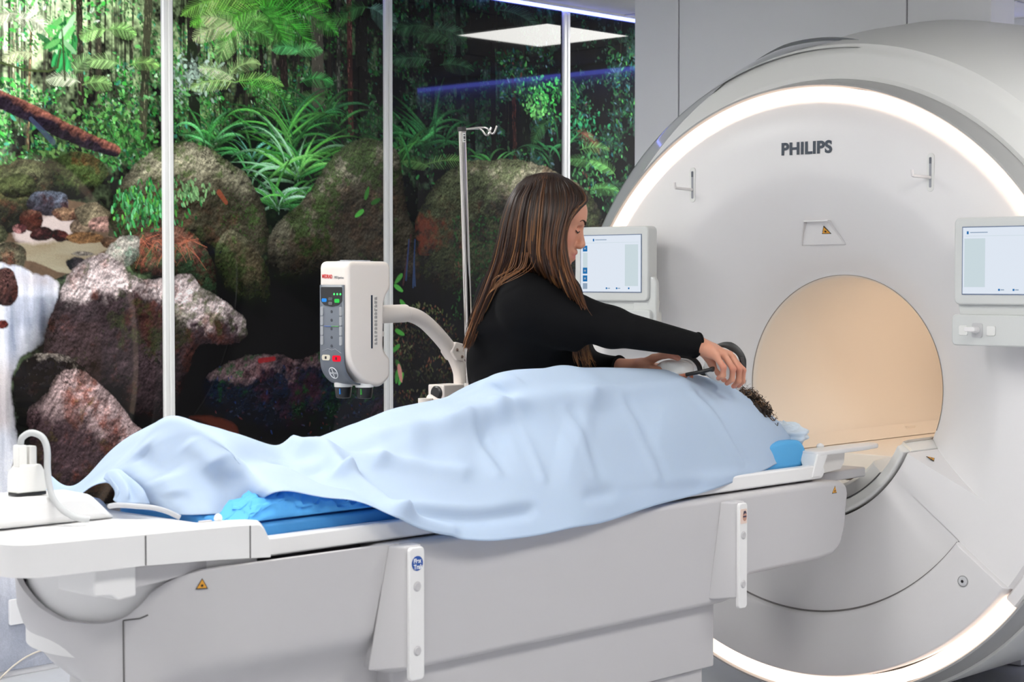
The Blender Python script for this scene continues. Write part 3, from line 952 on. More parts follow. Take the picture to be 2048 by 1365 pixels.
led('light_strip', (2.9, WALL_Y-.016, CEIL_Z-.024), (RX1-.05, WALL_Y-.004, CEIL_Z-.012), (2.9, WALL_Y-.024, CEIL_Z-.012), (RX1-.05, WALL_Y+.011, CEIL_Z),
    'blue LED strip along the ceiling edge above the forest mural')
led('light_strip', (RX1-.035, -1.8, CEIL_Z-.055), (RX1-.012, WALL_Y-.1, CEIL_Z-.035), (RX1-.06, -1.8, CEIL_Z-.035), (RX1-.001, WALL_Y-.1, CEIL_Z),
    'blue LED strip on the far end wall, upper right corner')

# square ceiling lamps
def lamp(x, y, label, s=.31):
    r = root('ceiling_light', (x, y, CEIL_Z), label, 'ceiling light', 'square ceiling lamps')
    f = MB()
    z0, z1 = CEIL_Z-.010, CEIL_Z-.001
    for lo, hi in (((x-s-.012, y-s-.012), (x+s+.012, y-s)), ((x-s-.012, y+s), (x+s+.012, y+s+.012)), ((x-s-.012, y-s), (x-s, y+s)), ((x+s, y-s), (x+s+.012, y+s))):
        f.box((*lo, z0), (*hi, z1))
    f.build('frame', M_TRIMW, r, smooth=0)
    MB().box((x-s, y-s, z0+.002), (x+s, y+s, z1)).build('diffuser', M_LAMP, r, smooth=0)


lamp(6.93, 4.87, 'square white ceiling lamp mirrored in the dark mural panel')
lamp(3.25, 4.80, 'square ceiling lamp over the aisle between table and mural')
lamp(.90, 4.80, 'square ceiling lamp nearest the left mural panel')
lamp(3.25, 1.30, 'square ceiling lamp over the near side of the scanner table')
lamp(.90, 1.30, 'square ceiling lamp over the near left floor')
lamp(5.20, 1.25, 'square ceiling lamp beside the right flank of the scanner')
lamp(-1.2, 3.1, 'square ceiling lamp nearest the entrance wall')
lamp(2.2, 3.1, 'square ceiling lamp above the foot of the scanner table')

# service column behind the magnet
r = root('service_column', (5.98, 4.0, CEIL_Z), 'tall white panelled service column rising behind the scanner to the ceiling', 'column')
cx0, cz0 = 5.9, 1.50
yl, yr = at(1268, 200, X=cx0)[1], at(1984, 30, X=cx0)[1]
cuts = [yl, at(1357, 150, X=cx0)[1], at(1813, 60, X=cx0)[1], yr]
for a, b in zip(cuts[:-1], cuts[1:]):
    MB().box((cx0, b+.003, cz0), (cx0+.17, a-.003, CEIL_Z-.001)).build('panel', M_WALL, r, smooth=0, bevel=.002, segs=1)
MB().box((cx0+.01, yr+.01, cz0+.01), (cx0+.16, yl-.01, CEIL_Z-.002)).build('frame', mat('dark_joint', (70, 72, 78), .6), r, smooth=0)

# wall socket low on the left, with its blue insert
p = at(35, 1223, Y=WALL_Y)
sx, sz = p[0], p[2]
r = root('wall_socket', (sx, WALL_Y, sz), 'white wall socket with blue insert low on the mural behind the table foot', 'socket')
mb = MB()
mb.prism(rrect(sx-.038, sz-.045, sx+.062, sz+.045, .008), WALL_Y-.012, WALL_Y, 'Y')
mb.build('plate', mat('socket_white', (238, 238, 240), .3), r, bevel=.003)
mb = MB()
mb.lathe([(0, 0), (.019, 0), (.019, .004), (.015, .003), (0, .001)], (sx+.022, WALL_Y-.0125, sz), (0, -1, 0), 24)
mb.build('insert', mat('socket_blue', (38, 82, 168), .35), r, label='blue round insert')
# thin white cable hanging on the wall at the lower left
pts = [at(x, y, Y=WALL_Y-.012) for x, y in ((-40, 1395), (0, 1358), (28, 1332), (58, 1312), (90, 1300), (150, 1290))]
tag(MB().tube(spline(pts, 30), .0035, 8).build('cable', mat('cable_cream', (216, 208, 196), .5), None), 'thin cream cable running along the wall, bottom left corner', 'cable')
# =================================================================== MRI scanner
AY, AZ = 3.30, 1.03                # bore axis
M_SHELL = mat('scanner_shell', (228, 226, 227), .38, spec=.4, noise=.008, nscale=4)
M_COVER = mat('magnet_cover', (222, 222, 220), .3, spec=.5, noise=.008, nscale=4)
M_GREYRIM = mat('silver_grey_rim', (168, 168, 168), .35, metal=.3)
M_VISOR = mat('glossy_grey_visor', (170, 172, 175), .08, spec=.7, coat=.6)
M_RING = emission('ring_light_warm_white', (1.0, .77, .62), 1.45)
M_BORE = mat('bore_liner', (236, 226, 214), .38, spec=.4)
M_SEAM = mat('panel_seam', (96, 94, 94), .7)
M_BLK = mat('black_plastic', (22, 22, 24), .4)
M_LABEL = mat('warning_yellow', (226, 160, 50), .5)
M_LETTER = mat('letter_slate', (52, 62, 76), .4)
M_FRAME = mat('display_frame', (204, 206, 205), .35)

mri = root('mri_scanner', (4.9, AY, 0), 'large white MRI scanner with glowing ring light around its round bore', 'mri scanner')


def pol(r, a, x):
    """a in degrees: 0 towards the photo's right (-Y), 90 up"""
    t = math.radians(a)
    return (x, AY-r*math.cos(t), AZ+r*math.sin(t))


def revolve(prof, a0, a1, n, closed_ends=False):
    """prof: list of (r, x) swept about the bore axis"""
    mb = MB()
    rows = [[pol(r, a0+(a1-a0)*k/n, x) for (r, x) in prof] for k in range(n+1)]
    mb.grid(rows)
    return mb


def sector_solid(prof, a0, a1, n):
    """closed ring segment: prof is a closed loop of (r, x)"""
    mb = MB()
    m = len(prof)
    vs = [pol(r, a0+(a1-a0)*k/n, x) for k in range(n+1) for (r, x) in prof]
    fs = []
    for k in range(n):
        for j in range(m):
            j2 = (j+1) % m
            fs.append((k*m+j, k*m+j2, (k+1)*m+j2, (k+1)*m+j))
    fs.append(tuple(range(m))[::-1])
    fs.append(tuple(range(n*m, (n+1)*m)))
    return mb.add(vs, fs)


# dished upper front, around the bore
face_prof = [(.918, 4.885), (.905, 4.872), (.80, 4.866), (.72, 4.866), (.69, 4.870), (.665, 4.880), (.60, 4.918), (.52, 4.972), (.46, 5.018), (.42, 5.052), (.395, 5.078), (.378, 5.096), (.370, 5.103), (.3645, 5.106)]
dish = revolve(face_prof, -25.2, 205.2, 140)
dish.build('front_cover', M_SHELL, mri, smooth=60)
# the front runs on, flat, below the level of the table
LOWP = [(.60, 4.866), (.50, 4.866), (.430, 4.867), (.420, 4.871), (.418, 4.880), (.418, 5.10)]
sector_solid([(.705, 4.866)]+LOWP+[(.705, 5.10)], 217.4, 322.6, 80).build('lower_front_cover', M_SHELL, mri, smooth=35)
# flanks between the dish's end and the lower panel
for a0, a1 in ((-37.5, -25.2), (205.2, 217.5)):
    sector_solid([(.918, 4.885), (.905, 4.872), (.80, 4.866)]+LOWP+[(.918, 5.10)], a0, a1, 10).build('flank_cover', M_SHELL, mri, smooth=35)
for a0, a1 in ((-39.3, -16.0), (196.0, 219.3)):
    sector_solid([(.917, 4.882), (.925, 4.870), (.955, 4.870), (.961, 4.876), (.961, 4.95), (.917, 4.95)], a0, a1, 16).build('rim_cover', M_SHELL, mri, smooth=35)
# docking lip that carries the table across
lip = sector_solid([(.412, 4.862), (.405, 4.858), (.372, 4.885), (.362, 4.93), (.358, 5.0), (.358, 5.18), (.412, 5.18)], 205.3, 334.7, 60)
lip.build('docking_lip', M_COVER, mri, smooth=35, bevel=.004)
inner = sector_solid([(.3690, 4.892), (.332, 4.894), (.320, 4.91), (.314, 5.0), (.314, 5.16), (.3690, 5.16)], 222, 318, 50)
inner.build('docking_tray', mat('docking_grey', (214, 213, 210), .35), mri, smooth=35, bevel=.003)
sector_solid([(.3720, 4.884), (.3720, 4.90), (.3685, 4.90), (.3685, 4.884)], 222, 318, 50).build('docking_seam', M_SEAM, mri, smooth=0)
# curved kick panel at the bottom, with its raised edge
kick = sector_solid([(.912, 4.868), (.906, 4.850), (.90, 4.846), (.722, 4.838), (.712, 4.842), (.708, 4.852), (.708, 4.93), (.912, 4.93)], 217.5, 322.5, 90)
kp = kick.build('lower_panel', M_SHELL, mri, smooth=35, bevel=.003)
q = at(1927, 1163, X=4.845)
MB().lathe([(0, .005), (.004, .005), (.006, .003), (.010, .0045), (.0135, .004), (.015, .002), (.0152, -.01)], (4.842, q[1], q[2]), (-1, 0, 0), 24).build('screw_cap', mat('cap_grey', (206, 206, 210), .35), kp)
MB().lathe([(.0152, .0), (.0152, .0022), (.0172, .0022), (.0172, 0)], (4.842, q[1], q[2]), (-1, 0, 0), 24).build('screw_rim', M_GREYRIM, kp)
MB().lathe([(0, .0058), (.0045, .0056), (.0045, 0)], (4.842, q[1], q[2]), (-1, 0, 0), 12).build('screw', mat('screw_steel', (70, 70, 74), .3, metal=.9), kp)
sector_solid([(.7075, 4.8655), (.7075, 4.90), (.702, 4.90), (.702, 4.8655)], 218, 322, 90).build('panel_gap', mat('panel_gap', (128, 124, 124), .6), mri, smooth=0)
# the glowing ring, in two runs
for a0, a1 in ((-15.7, 195.7), (219.5, 320.5)):
    n = int((a1-a0)*.8)
    sector_solid([(.918, 4.876), (.930, 4.866), (.950, 4.866), (.960, 4.874), (.960, 4.93), (.918, 4.93)], a0, a1, n).build('ring_light', M_RING, mri, smooth=60, label='warm white glowing ring light')
# grey rim outside of it
rim = sector_solid([(.962, 4.872), (.966, 4.866), (.972, 4.868), (.992, 4.955), (.992, 5.0), (.962, 5.0)], 0, 360, 180)
rim.build('rim', M_GREYRIM, mri, smooth=35)
# magnet cover
cov_prof = [(.990, 4.952), (1.005, 4.950), (1.070, 4.985), (1.080, 4.992), (1.088, 5.004), (1.092, 5.02), (1.135, 5.18), (1.185, 5.38), (1.225, 5.60), (1.235, 5.80), (1.225, 5.86), (1.19, 5.885), (.50, 5.885)]
mb = MB()
rows = []
for k in range(181):
    a = k*2.0
    row = []
    for r, x in cov_prof:
        up = max(0.0, math.sin(math.radians(a)))
        f = 1.0 if r < 1.09 or r <= .5 else 1.0+.015*up
        if math.sin(math.radians(a)) < -.35:
            r = min(r, 1.0+.0*r)
        zlim = pol(r*f, a, x)
        row.append((zlim[0], zlim[1], max(zlim[2], .012)))
    rows.append(row)
mb.grid(rows)
mc = mb.build('magnet_cover', M_COVER, mri, smooth=28)
# service hatch seam on the right shoulder
hp = [pol(r, a, x) for r, a, x in ((1.094, 40, 5.02), (1.110, 38, 5.07), (1.125, 35, 5.12), (1.14, 30, 5.17), (1.15, 24, 5.20))]
MB().tube(spline([(p[0]-.003, p[1]-.002, p[2]+.002) for p in hp], 24), .003, 6).build('hatch_seam', M_SEAM, mc)
# glossy grey visor over the left shoulder
def vbump(a):
    return (.012+.036*math.exp(-((a-114)/26)**2))*min(1, max(0, (a-84)/22))**.8


mb = MB()
rows = []
for k in range(71):
    a = 84+(196-84)*k/70
    e = math.sin(math.pi*k/70)**.8
    row = []
    for t in np.linspace(0, 1, 8):
        x = 4.998+(.05+.30*e)*t
        r = 1.093+(x-5.02)*.262 if x > 5.02 else 1.092
        row.append(pol(r+.004+vbump(a)*t**.8+.010*math.sin(math.pi*t)*e, a, x))
    row.append(pol(1.05+(x-5.0)*.2, a, x+.012))
    rows.append(row)
mb.grid(rows)
vz = mb.build('visor', M_VISOR, mri, smooth=50)
rows = []
for k in range(61):
    a = 112+(203-112)*k/60
    g_ = min(1, k/24)**.7
    rows.append([pol(1.0955-(1.0955-r_)*g_+.003, a, 5.006-(5.006-x_)*g_-.003) for r_, x_ in ((1.0955, 5.006), (1.086, 4.992), (1.070, 4.981), (1.040, 4.966), (1.008, 4.949), (1.003, 4.953))])
MB().grid(rows).build('visor_front', M_VISOR, vz, smooth=50)
MB().tube([pol(1.096+(4.998+(.05+.30*math.sin(math.pi*k/70)**.8)-5.02)*.262+.004+vbump(84+112*k/70), 84+112*k/70, 5.0+(.05+.30*math.sin(math.pi*k/70)**.8)) for k in range(71)], .005, 6).build('visor_edge', mat('visor_trim', (140, 142, 146), .25, metal=.3), vz)
# bore tube with its shelf
sector_solid([(.3650, 5.1035), (.3668, 5.1025), (.3668, 5.108), (.3650, 5.108)], -20, 200, 100).build('bore_edge', mat('bore_edge', (150, 140, 130), .5), mri, smooth=60)
bore = revolve([(.3645, 5.1062), (.360, 5.112), (.358, 5.125), (.356, 6.70)], 0, 360, 120)
throat = revolve([(.4125, 4.90), (.366, 4.92), (.360, 4.96), (.358, 5.16), (.354, 5.18)], 204, 336, 50)
throat.build('bore_throat', M_BORE, mri, smooth=60)
bt = bore.build('bore_tube', M_BORE, mri, smooth=60)
MB().prism([(AY-.262, AZ-.228), (AY+.262, AZ-.228), (AY+.20, AZ-.285), (AY-.20, AZ-.285)], 5.20, 6.48, 'X').build('bore_shelf', M_BORE, bt, smooth=20, bevel=.003)
MB().prism([(AY+.235, AZ-.226), (AY+.263, AZ-.226), (AY+.291, AZ-.190), (AY+.284, AZ-.186), (AY+.255, AZ-.212)], 5.20, 6.48, 'X').build('bore_rail', M_BORE, bt, smooth=20)
MB().box((5.94, AY+.262, AZ-.205), (6.0, AY+.280, AZ-.192)).build('catch', M_BORE, bt, bevel=.004)
revolve([(.002, 6.72), (.42, 6.72), (.43, 6.71), (.43, 5.90)], 0, 360, 64).build('rear_casing', M_COVER, mri, smooth=40)
MB().prism([(AY-.2, 5e-3), (AY+.2, 5e-3), (AY+.2, AZ-.42), (AY-.2, AZ-.42)], 5.95, 6.45, 'X').build('rear_foot', M_COVER, mri, smooth=20)
# bore lamps, a pair of warm strips high in the tube
M_BLAMP = emission('bore_lamp_warm', (1.0, .87, .75), 4.6)
for a in (28, 62):
    mb = MB()
    mb.grid([[pol(.3495, a-3+k, x) for k in range(0, 7)] for x in (5.42, 5.8, 6.2, 6.46)])
    mb.build('bore_lamp', M_BLAMP, bt, smooth=60, label='warm lamp strip inside the bore')

# maker's lettering
q0, q1 = at(1562, 311, X=4.864), at(1663, 306, X=4.864)
text_mesh('lettering', 'PHILIPS', .0535, (4.864, q0[1], q0[2]+.001), (0, -1, 0), (0, 0, 1), M_LETTER, mri, bold=.0018, xs=1.06, label='dark slate maker lettering', spacing=1.06)

# laser window with warning triangle
zc = AZ+.48
lw = [(AY+.052, AZ+.542), (AY-.042, AZ+.542), (AY-.066, AZ+.464), (AY+.104, AZ+.464)]


def dish_x(y, z):
    r = math.hypot(y-AY, z-AZ)
    return float(np.interp(r, [p[0] for p in face_prof[::-1]], [p[1] for p in face_prof[::-1]]))


mb = MB()
lt, rt_, rb, lb_ = [np.array([dish_x(y, z), y, z]) for y, z in lw]
ex = np.array([-1.0, 0, 0])
for p, q, d0, d1 in ((lt, rt_, .016, .016), (rt_, rb, .016, .001), (lb_, lt, .001, .016)):
    dn = np.cross(q-p, ex)
    dn = dn/np.linalg.norm(dn)*.006
    vs_ = [p-ex*.03, q-ex*.03, q+ex*d1, p+ex*d0]
    vs_ += [v_+dn for v_ in vs_]
    mb.add(vs_, [(0, 1, 2, 3), (7, 6, 5, 4), (0, 4, 5, 1), (1, 5, 6, 2), (2, 6, 7, 3), (3, 7, 4, 0)])
lwo = mb.build('laser_window', mat('laser_housing', (216, 214, 215), .3), mri, smooth=0, bevel=.002)
mb = MB().add([tuple(v_+ex*k_) for v_, k_ in ((lt, .001), (rt_, .001), (rb, .0012), (lb_, .0012), (lt*.5+lb_*.5, .006), (rt_*.5+rb*.5, .006))], [(0, 1, 5, 4), (4, 5, 2, 3)])
mb.build('window_plate', mat('laser_plate', (232, 230, 231), .25), lwo, smooth=60)
bx = dish_x(AY, AZ+.46)


def warn(parent, P0, ux, uy, s, name='warning_sign'):
    """yellow triangle with a black border and mark"""
    P0, ux, uy = (np.asarray(v, float) for v in (P0, ux, uy))
    nrm = np.cross(ux, uy)
    def tri(k, d):
        return [tuple(P0+ux*x*s*k+uy*(y*s*k)+nrm*d) for x, y in ((-.5, -.36), (.5, -.36), (0, .5))]
    b = MB().add(tri(1.0, .0006)+tri(1.0, -.001), [(0, 1, 2), (3, 5, 4), (0, 3, 4, 1), (1, 4, 5, 2), (2, 5, 3, 0)]).build(name, M_BLK, parent, smooth=0, label='small yellow warning triangle')
    y_ = MB().add(tri(.78, .0014)+tri(.78, .0002), [(0, 1, 2), (3, 5, 4), (0, 3, 4, 1), (1, 4, 5, 2), (2, 5, 3, 0)]).build('yellow_field', M_LABEL, b, smooth=0)
    m = MB()
    c = P0+nrm*.002
    m.add([tuple(c+s*(ux*.10*math.cos(t)+uy*(.10*math.sin(t)-.08))) for t in np.linspace(0, 6.2832, 9)[:-1]], [tuple(range(8))])
    for t in np.linspace(0, 6.2832, 9)[:-1]:
        d = ux*math.cos(t)+uy*math.sin(t)
        e = np.cross(nrm, d)
        o_ = c-uy*.08*s
        m.add([tuple(o_+s*(d*.08+e*.012)), tuple(o_+s*(d*.19)), tuple(o_+s*(d*.08-e*.012))], [(0, 1, 2)])
    m.build('symbol', M_BLK, b, smooth=0)
    return b


ym = AY-.012
pa, pb = np.array([dish_x(ym, AZ+.540), ym, AZ+.540]), np.array([dish_x(ym, AZ+.470), ym, AZ+.470])
dv = (pa-pb)/np.linalg.norm(pa-pb)
warn(lwo, pa*.55+pb*.45+np.array([-.0085, 0, 0]), (0, -1, 0), dv, .036)

# line hooks either side of the bore
for hy, hz in ((3.742, 1.697), (2.845, 1.703)):
    h = MB().prism(rrect(hy-.012, hz-.058, hy+.012, hz+.058, .0115), 4.8645, 4.869, 'X').build('line_hook', M_COVER, mri, smooth=30, bevel=.001)
    MB().prism(rrect(hy-.004, hz-.046, hy+.004, hz+.046, .0038), 4.8638, 4.8646, 'X').build('slot', mat('hook_slot', (150, 152, 160), .5), h, smooth=0)
    m = MB()
    m.tube([(4.864, hy, hz-.016), (4.83, hy+.012, hz-.014), (4.80, hy+.022, hz-.012)], .0048, 10)
    m.tube([(4.80, hy+.022, hz-.014), (4.798, hy+.0225, hz+.006)], .0042, 10)
    m.build('arm', mat('hook_white', (226, 222, 222), .35), h)
    MB().box((4.8625, hy-.0035, hz+.026), (4.864, hy+.0035, hz+.044)).build('peg', mat('hook_peg', (92, 96, 106), .4), h, smooth=0)

# ----- touch displays, left and right of the bore
M_SCREEN = emission('screen_white', (.80, .87, .97), .57)
M_SCR2 = emission('screen_pale_cyan', (.70, .82, .87), .52)
M_ICON = emission('icon_blue', (.018, .16, .42), .6)
M_ICON2 = emission('icon_grey', (.32, .42, .55), .55)


def display(y0, y1, inner, lab):
    """y0 > y1; `inner` = +1 when the bore lies towards -Y"""
    zb, zt = 1.308, 1.560
    X = 4.735
    d = MB().prism(rrect(y1, zb, y0, zt, .018), X, X+.05, 'X').build('touch_display', M_FRAME, mri, smooth=30, bevel=.006, label=lab)
    sy0, sy1, sz0, sz1 = y0-.030, y1+.030, zb+.032, zt-.030
    MB().box((X-.0018, sy1-.003, sz0-.003), (X+.001, sy0+.003, sz1+.003)).build('bezel', mat('bezel_blue_grey', (110, 124, 150), .3), d, smooth=0)
    s = MB().box((X-.0026, sy1, sz0), (X, sy0, sz1)).build('screen', M_SCREEN, d, smooth=0, label='lit white screen')
    w, h = sy0-sy1, sz1-sz0
    def rect(a, b, c, e, lift=.0034):
        return ((X-lift, sy0-w*b, sz1-h*e), (X-lift+.0006, sy0-w*a, sz1-h*c))
    g = MB()
    for q in ((.05, .16, .72, .85), (.05, .09, .155, .60)):
        pass
    col = (.745, .96) if inner > 0 else (.02, .27)
    g.box(*rect(col[0], col[1], .165, .90))
    g.box(*rect(.03, .97, .125, .131))
    if inner > 0:
        g.box(*rect(.04, .115, .30, .58))
    g.build('sidebar', M_SCR2, d, smooth=0)
    ic = [(.175, .28), (.57, .68), (.71, .82)] if inner > 0 else []
    marks = [rect(.04, .115, a, b, .0042) for a, b in ic]
    marks += [rect(a, a+.022, .925, .955, .0042) for a in ((.43, .60, .80) if inner > 0 else (.43, .60, .78))]
    marks.append(rect(.21, .232, .055, .10, .0042) if inner > 0 else rect(.05, .072, .055, .10, .0042))
    for q in marks:
        MB().box(*q).build('icon', M_ICON, d, smooth=0, label='small dark blue screen icon')
    texts = []
    if inner > 0:
        texts.append(rect(.04, .115, .85, .955, .0042))
        texts += [rect(.064, .092, a+.038, b-.038, .005) for a, b in ic]
    texts.append(rect(.25, .44, .068, .082, .0042) if inner > 0 else rect(.09, .30, .068, .082, .0042))
    texts += [rect(a, a+.04, .932, .948, .0042) for a in (.46, .63)]
    for q in texts:
        MB().box(*q).build('icon_text', M_ICON2, d, smooth=0)
    # neck and keypad below
    MB().prism([(y1+.006, zb+.004), (y0-.006, zb+.004), (y0-.012, zb-.030), (y1+.012, zb-.030)], X+.014, X+.075, 'X').build('neck', M_FRAME, d, smooth=30, bevel=.004)
    k = MB().prism(rrect(y1-.012, zb-.118, y0+.004, zb-.028, .014), X-.004, X+.06, 'X').build('keypad', M_FRAME, d, smooth=30, bevel=.005)
    return d, k, X-.004, zb


dl, kl, kx, kz = display(4.150, 3.826, 1, 'white framed touch display left of the bore')
dr, kr, kx, kz = display(2.690, 2.366, -1, 'white framed touch display right of the bore')
MB().prism(round_poly([(3.800, 1.17), (3.90, 1.17), (3.90, 1.39), (3.812, 1.39), (3.800, 1.37), (3.800, 1.24)], .008), 4.745, 4.765, 'X').build('bracket', M_FRAME, mri, smooth=30, bevel=.006)
for yc in (3.99, 2.53):
    MB().prism(rrect(yc-.07, 1.20, yc+.07, 1.50, .02), 4.765, 4.875, 'X').build('display_mount', M_FRAME, mri, smooth=30, bevel=.008)
# buttons and joystick on the keypads
for kp_, ya in ((kr, 2.655), (kl, 3.94)):
    for k, dy in enumerate((0, -.088)):
        MB().prism(rrect(ya+dy-.014, kz-.088, ya+dy+.014, kz-.060, .005), kx-.0025, kx+.002, 'X').build('button', M_COVER, kp_, smooth=30, bevel=.001)
    MB().prism(rrect(ya-.044-.017, kz-.094, ya-.044+.017, kz-.052, .006), kx-.0012, kx+.002, 'X').build('joystick_well', mat('well_grey', (190, 190, 192), .4), kp_, smooth=30)
    m = MB()
    m.tube([(kx, ya-.044, kz-.072), (kx-.03, ya-.040, kz-.070)], [.010, .008], 12)
    m.prism(rrect(ya-.044-.015, kz-.076, ya-.044+.019, kz-.063, .004), kx-.042, kx-.028, 'X')
    m.build('joystick', M_SHELL, kp_, bevel=.002)
# warning sign on the ledge by the docking lip
q = at(1836, 911, X=4.93)
ra = math.radians(-25.2)
ux = np.array([0, -math.cos(ra), math.sin(ra)])
warn(mri, pol(.47, -24.7, 4.935), ux, (1, 0, 0), .03)
# ============================================================== patient table
M_TAB = mat('table_shell', (232, 231, 231), .34, spec=.45, noise=.008, nscale=4)
M_TABS = mat('table_side_cover', (194, 192, 194), .42, spec=.4, noise=.008, nscale=4)  # greyer than the table shell: weaker light on the sides put into colour
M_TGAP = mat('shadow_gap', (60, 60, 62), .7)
tbl = root('patient_table', (3.2, 3.3, 0), 'long white scanner table running into the bore, blue sheet on top', 'patient table')
Y0, Y1 = 3.0, 3.6

# sliding top: flat slab with low rails, raised foot tray at the left
MB().prism(round_poly([(2.44, Y0+.005), (4.50, Y0+.005), (4.545, Y0+.03), (4.56, Y0+.10), (4.56, Y1-.10), (4.545, Y1-.03), (4.50, Y1-.005), (2.44, Y1-.005)], .02), .793, .826, 'Z').build('tabletop', M_TAB, tbl, smooth=30, bevel=.007)
rails = MB()
for ya, yb in ((Y0, Y0+.032), (Y1-.032, Y1)):
    rails.prism(round_poly([(2.425, .795), (4.53, .795), (4.545, .815), (4.535, .836), (2.425, .836)], .008), ya, yb, 'Y')
rails.build('side_rail', M_TAB, tbl, smooth=30, bevel=.006)
# foot tray
XS = [2.435, 2.428, 2.42, 2.41, 2.36, 2.30, 2.22, 2.12, 2.02]


def outline(ya, yb, xl, ra, rb):
    pts = [(2.44, ya), (2.44, yb)]+[(x, yb) for x in XS]
    left = round_poly([(1.95, yb), (xl, yb), (xl, ya), (1.95, ya)], [0, rb, ra, 0], 8)
    return pts+left+[(x, ya) for x in XS[::-1]]


outer = outline(Y0-.012, Y1+.012, 1.83, .085, .10)
inner = outline(Y0+.035, Y1-.03, 1.872, .06, .07)
n = len(outer)


def topz(x):
    return float(np.interp(x, [1.83, 1.95, 2.2, 2.40, 2.412, 2.425, 2.44], [.893, .890, .884, .879, .876, .864, .838]))


def botz(x):
    return float(np.interp(x, [1.83, 1.9, 2.1, 2.3, 2.44], [.822, .818, .815, .806, .796]))


mb = MB()
vs = []
for (p, q) in zip(outer, inner):
    vs += [(p[0], p[1], botz(p[0])), (p[0]-.0, p[1], topz(p[0])-.010), (p[0]+(q[0]-p[0])*.15, p[1]+(q[1]-p[1])*.15, topz(p[0])), (q[0], q[1], topz(p[0])-.002), (q[0]+.01*(q[0] < 2), q[1], min(.850, topz(p[0])-.003))]
fs = []
for i in range(n):
    j = (i+1) % n
    if i == 5+0 and False:
        continue
    for k in range(4):
        fs.append((i*5+k, i*5+k+1, j*5+k+1, j*5+k)[::-1])
fs.append(tuple(i*5+4 for i in range(n)))
fs.append(tuple(i*5 for i in range(n))[::-1])
mb.add(vs, fs)
tray = mb.build('foot_tray', M_TAB, tbl, smooth=50, bevel=.004, segs=2)
# raised connector block at the back of the tray
blk = MB().add([(1.90, 3.40, .855), (2.345, 3.40, .850), (2.36, 3.585, .850), (1.90, 3.585, .855), (1.90, 3.40, .922), (2.270, 3.40, .913), (2.345, 3.60, .900), (1.90, 3.60, .918)],
               [(0, 3, 2, 1), (4, 5, 6, 7), (0, 1, 5, 4), (1, 2, 6, 5), (2, 3, 7, 6), (3, 0, 4, 7)])
blk.build('connector_block', M_TAB, tray, smooth=30, bevel=.016, segs=4)
MB().lathe([(0, 0), (.008, 0), (.009, .005), (.007, .011), (.003, .014), (0, .0145)], (2.335, Y0+.03, .880), (0, 0, 1), 20).build('knob', M_TAB, tray)
MB().prism(rrect(2.335-.05, Y0+.022, 2.335-.02, Y0+.034, .004), .880, .883, 'Z').build('slide', M_TABS, tray, smooth=0)
# seams and skirt pieces under the tray
MB().box((2.122, Y0-.0135, .815), (2.1245, Y0-.008, .874)).build('seam', M_SEAM, tray, smooth=0)
MB().box((2.384, Y0-.0135, .800), (2.3862, Y0-.008, .868)).build('seam', M_SEAM, tray, smooth=0)
NXC, NR0 = 2.395, .30              # rounded nose of the lift unit, in plan


def nose(xr, rz, n=40, half=3.30):
    """plan outline: front side, round nose, back side; rz(z) shrinks towards the floor"""
    pts = [('x', x) for x in np.linspace(xr, NXC, 9)[:-1]]
    pts += [('a', a) for a in np.linspace(0, 180, n+1)]
    pts += [('x2', x) for x in np.linspace(NXC, xr, 9)[1:]]
    return pts


def nose_pt(k, val, r, z):
    if k == 'x':
        return (val, 3.30-r, z)
    if k == 'x2':
        return (val, 3.30+r, z)
    t = math.radians(val)
    return (NXC-r*math.sin(t), 3.30-r*math.cos(t), z)


def loft_nose(xr, rfun, ztop, zbot, nz=14):
    mb = MB()
    rows = []
    for k, val in nose(xr, None):
        zt = ztop(k, val)
        row = []
        for j in range(nz+1):
            z = zt+(zbot-zt)*j/nz
            row.append(nose_pt(k, val, rfun(z, k, val), z))
        row.insert(0, nose_pt(k, val, rfun(zt, k, val)-.012, zt+.001))
        rows.append(row)
    return mb.grid(rows)


def hull_r(z, k='a', val=51):
    """half width of the hull: upright flanks, undercut below them, a nose that draws in like a bow"""
    a = val if k == 'a' else 0 if k == 'x' else 180
    full = float(np.interp(z, [.40, .70, .80], [.318, .320, .322]))
    under = float(np.interp(z, [.40, .50, .545, .575, .60, .80], [.24, .25, .275, .306, .316, .322]))
    bow = float(np.interp(z, [.40, .46, .527, .56, .60, .64, .68, .80], [.06, .12, .210, .248, .280, .302, .315, .322]))
    wb = float(np.clip((45-a)/20, 0, 1))
    wn = float(np.clip((a-50)/45, 0, 1))
    wn = wn*wn*(3-2*wn)
    return full*(1-wb-wn)+under*wb+bow*wn


# the carriage body inside, under the tray
cb_ = loft_nose(2.415, lambda z, k, v_: .297, lambda k, v_: .812, .60, 6)
cb_.build('carriage_body', M_TAB, tbl, smooth=40)
mb = MB().prism(round_poly([(2.020, .825), (2.118, .825), (2.118, .752), (2.075, .748), (2.060, .760), (2.020, .762)], .006), Y0+.012, Y0+.14, 'Y')
mb.build('carriage_bracket', M_TAB, tbl, smooth=30, bevel=.006)
mb = MB().prism(round_poly([(2.09, .81), (2.42, .802), (2.42, .792), (2.30, .784), (2.18, .770), (2.115, .765), (2.09, .785)], .006), Y0+.02, Y1-.02, 'Y')
mb.build('carriage_rail', M_TABS, tbl, smooth=30, bevel=.006)
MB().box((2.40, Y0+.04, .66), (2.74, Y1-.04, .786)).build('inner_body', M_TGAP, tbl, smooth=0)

# side cover of the lift unit: long flanks, scooped round nose
SCOOP = ([0, 14, 22, 28, 34, 40, 46, 51, 60, 76, 90, 100, 108, 120, 140, 180], [.790, .789, .786, .780, .770, .748, .712, .690, .678, .678, .698, .720, .735, .760, .785, .79])


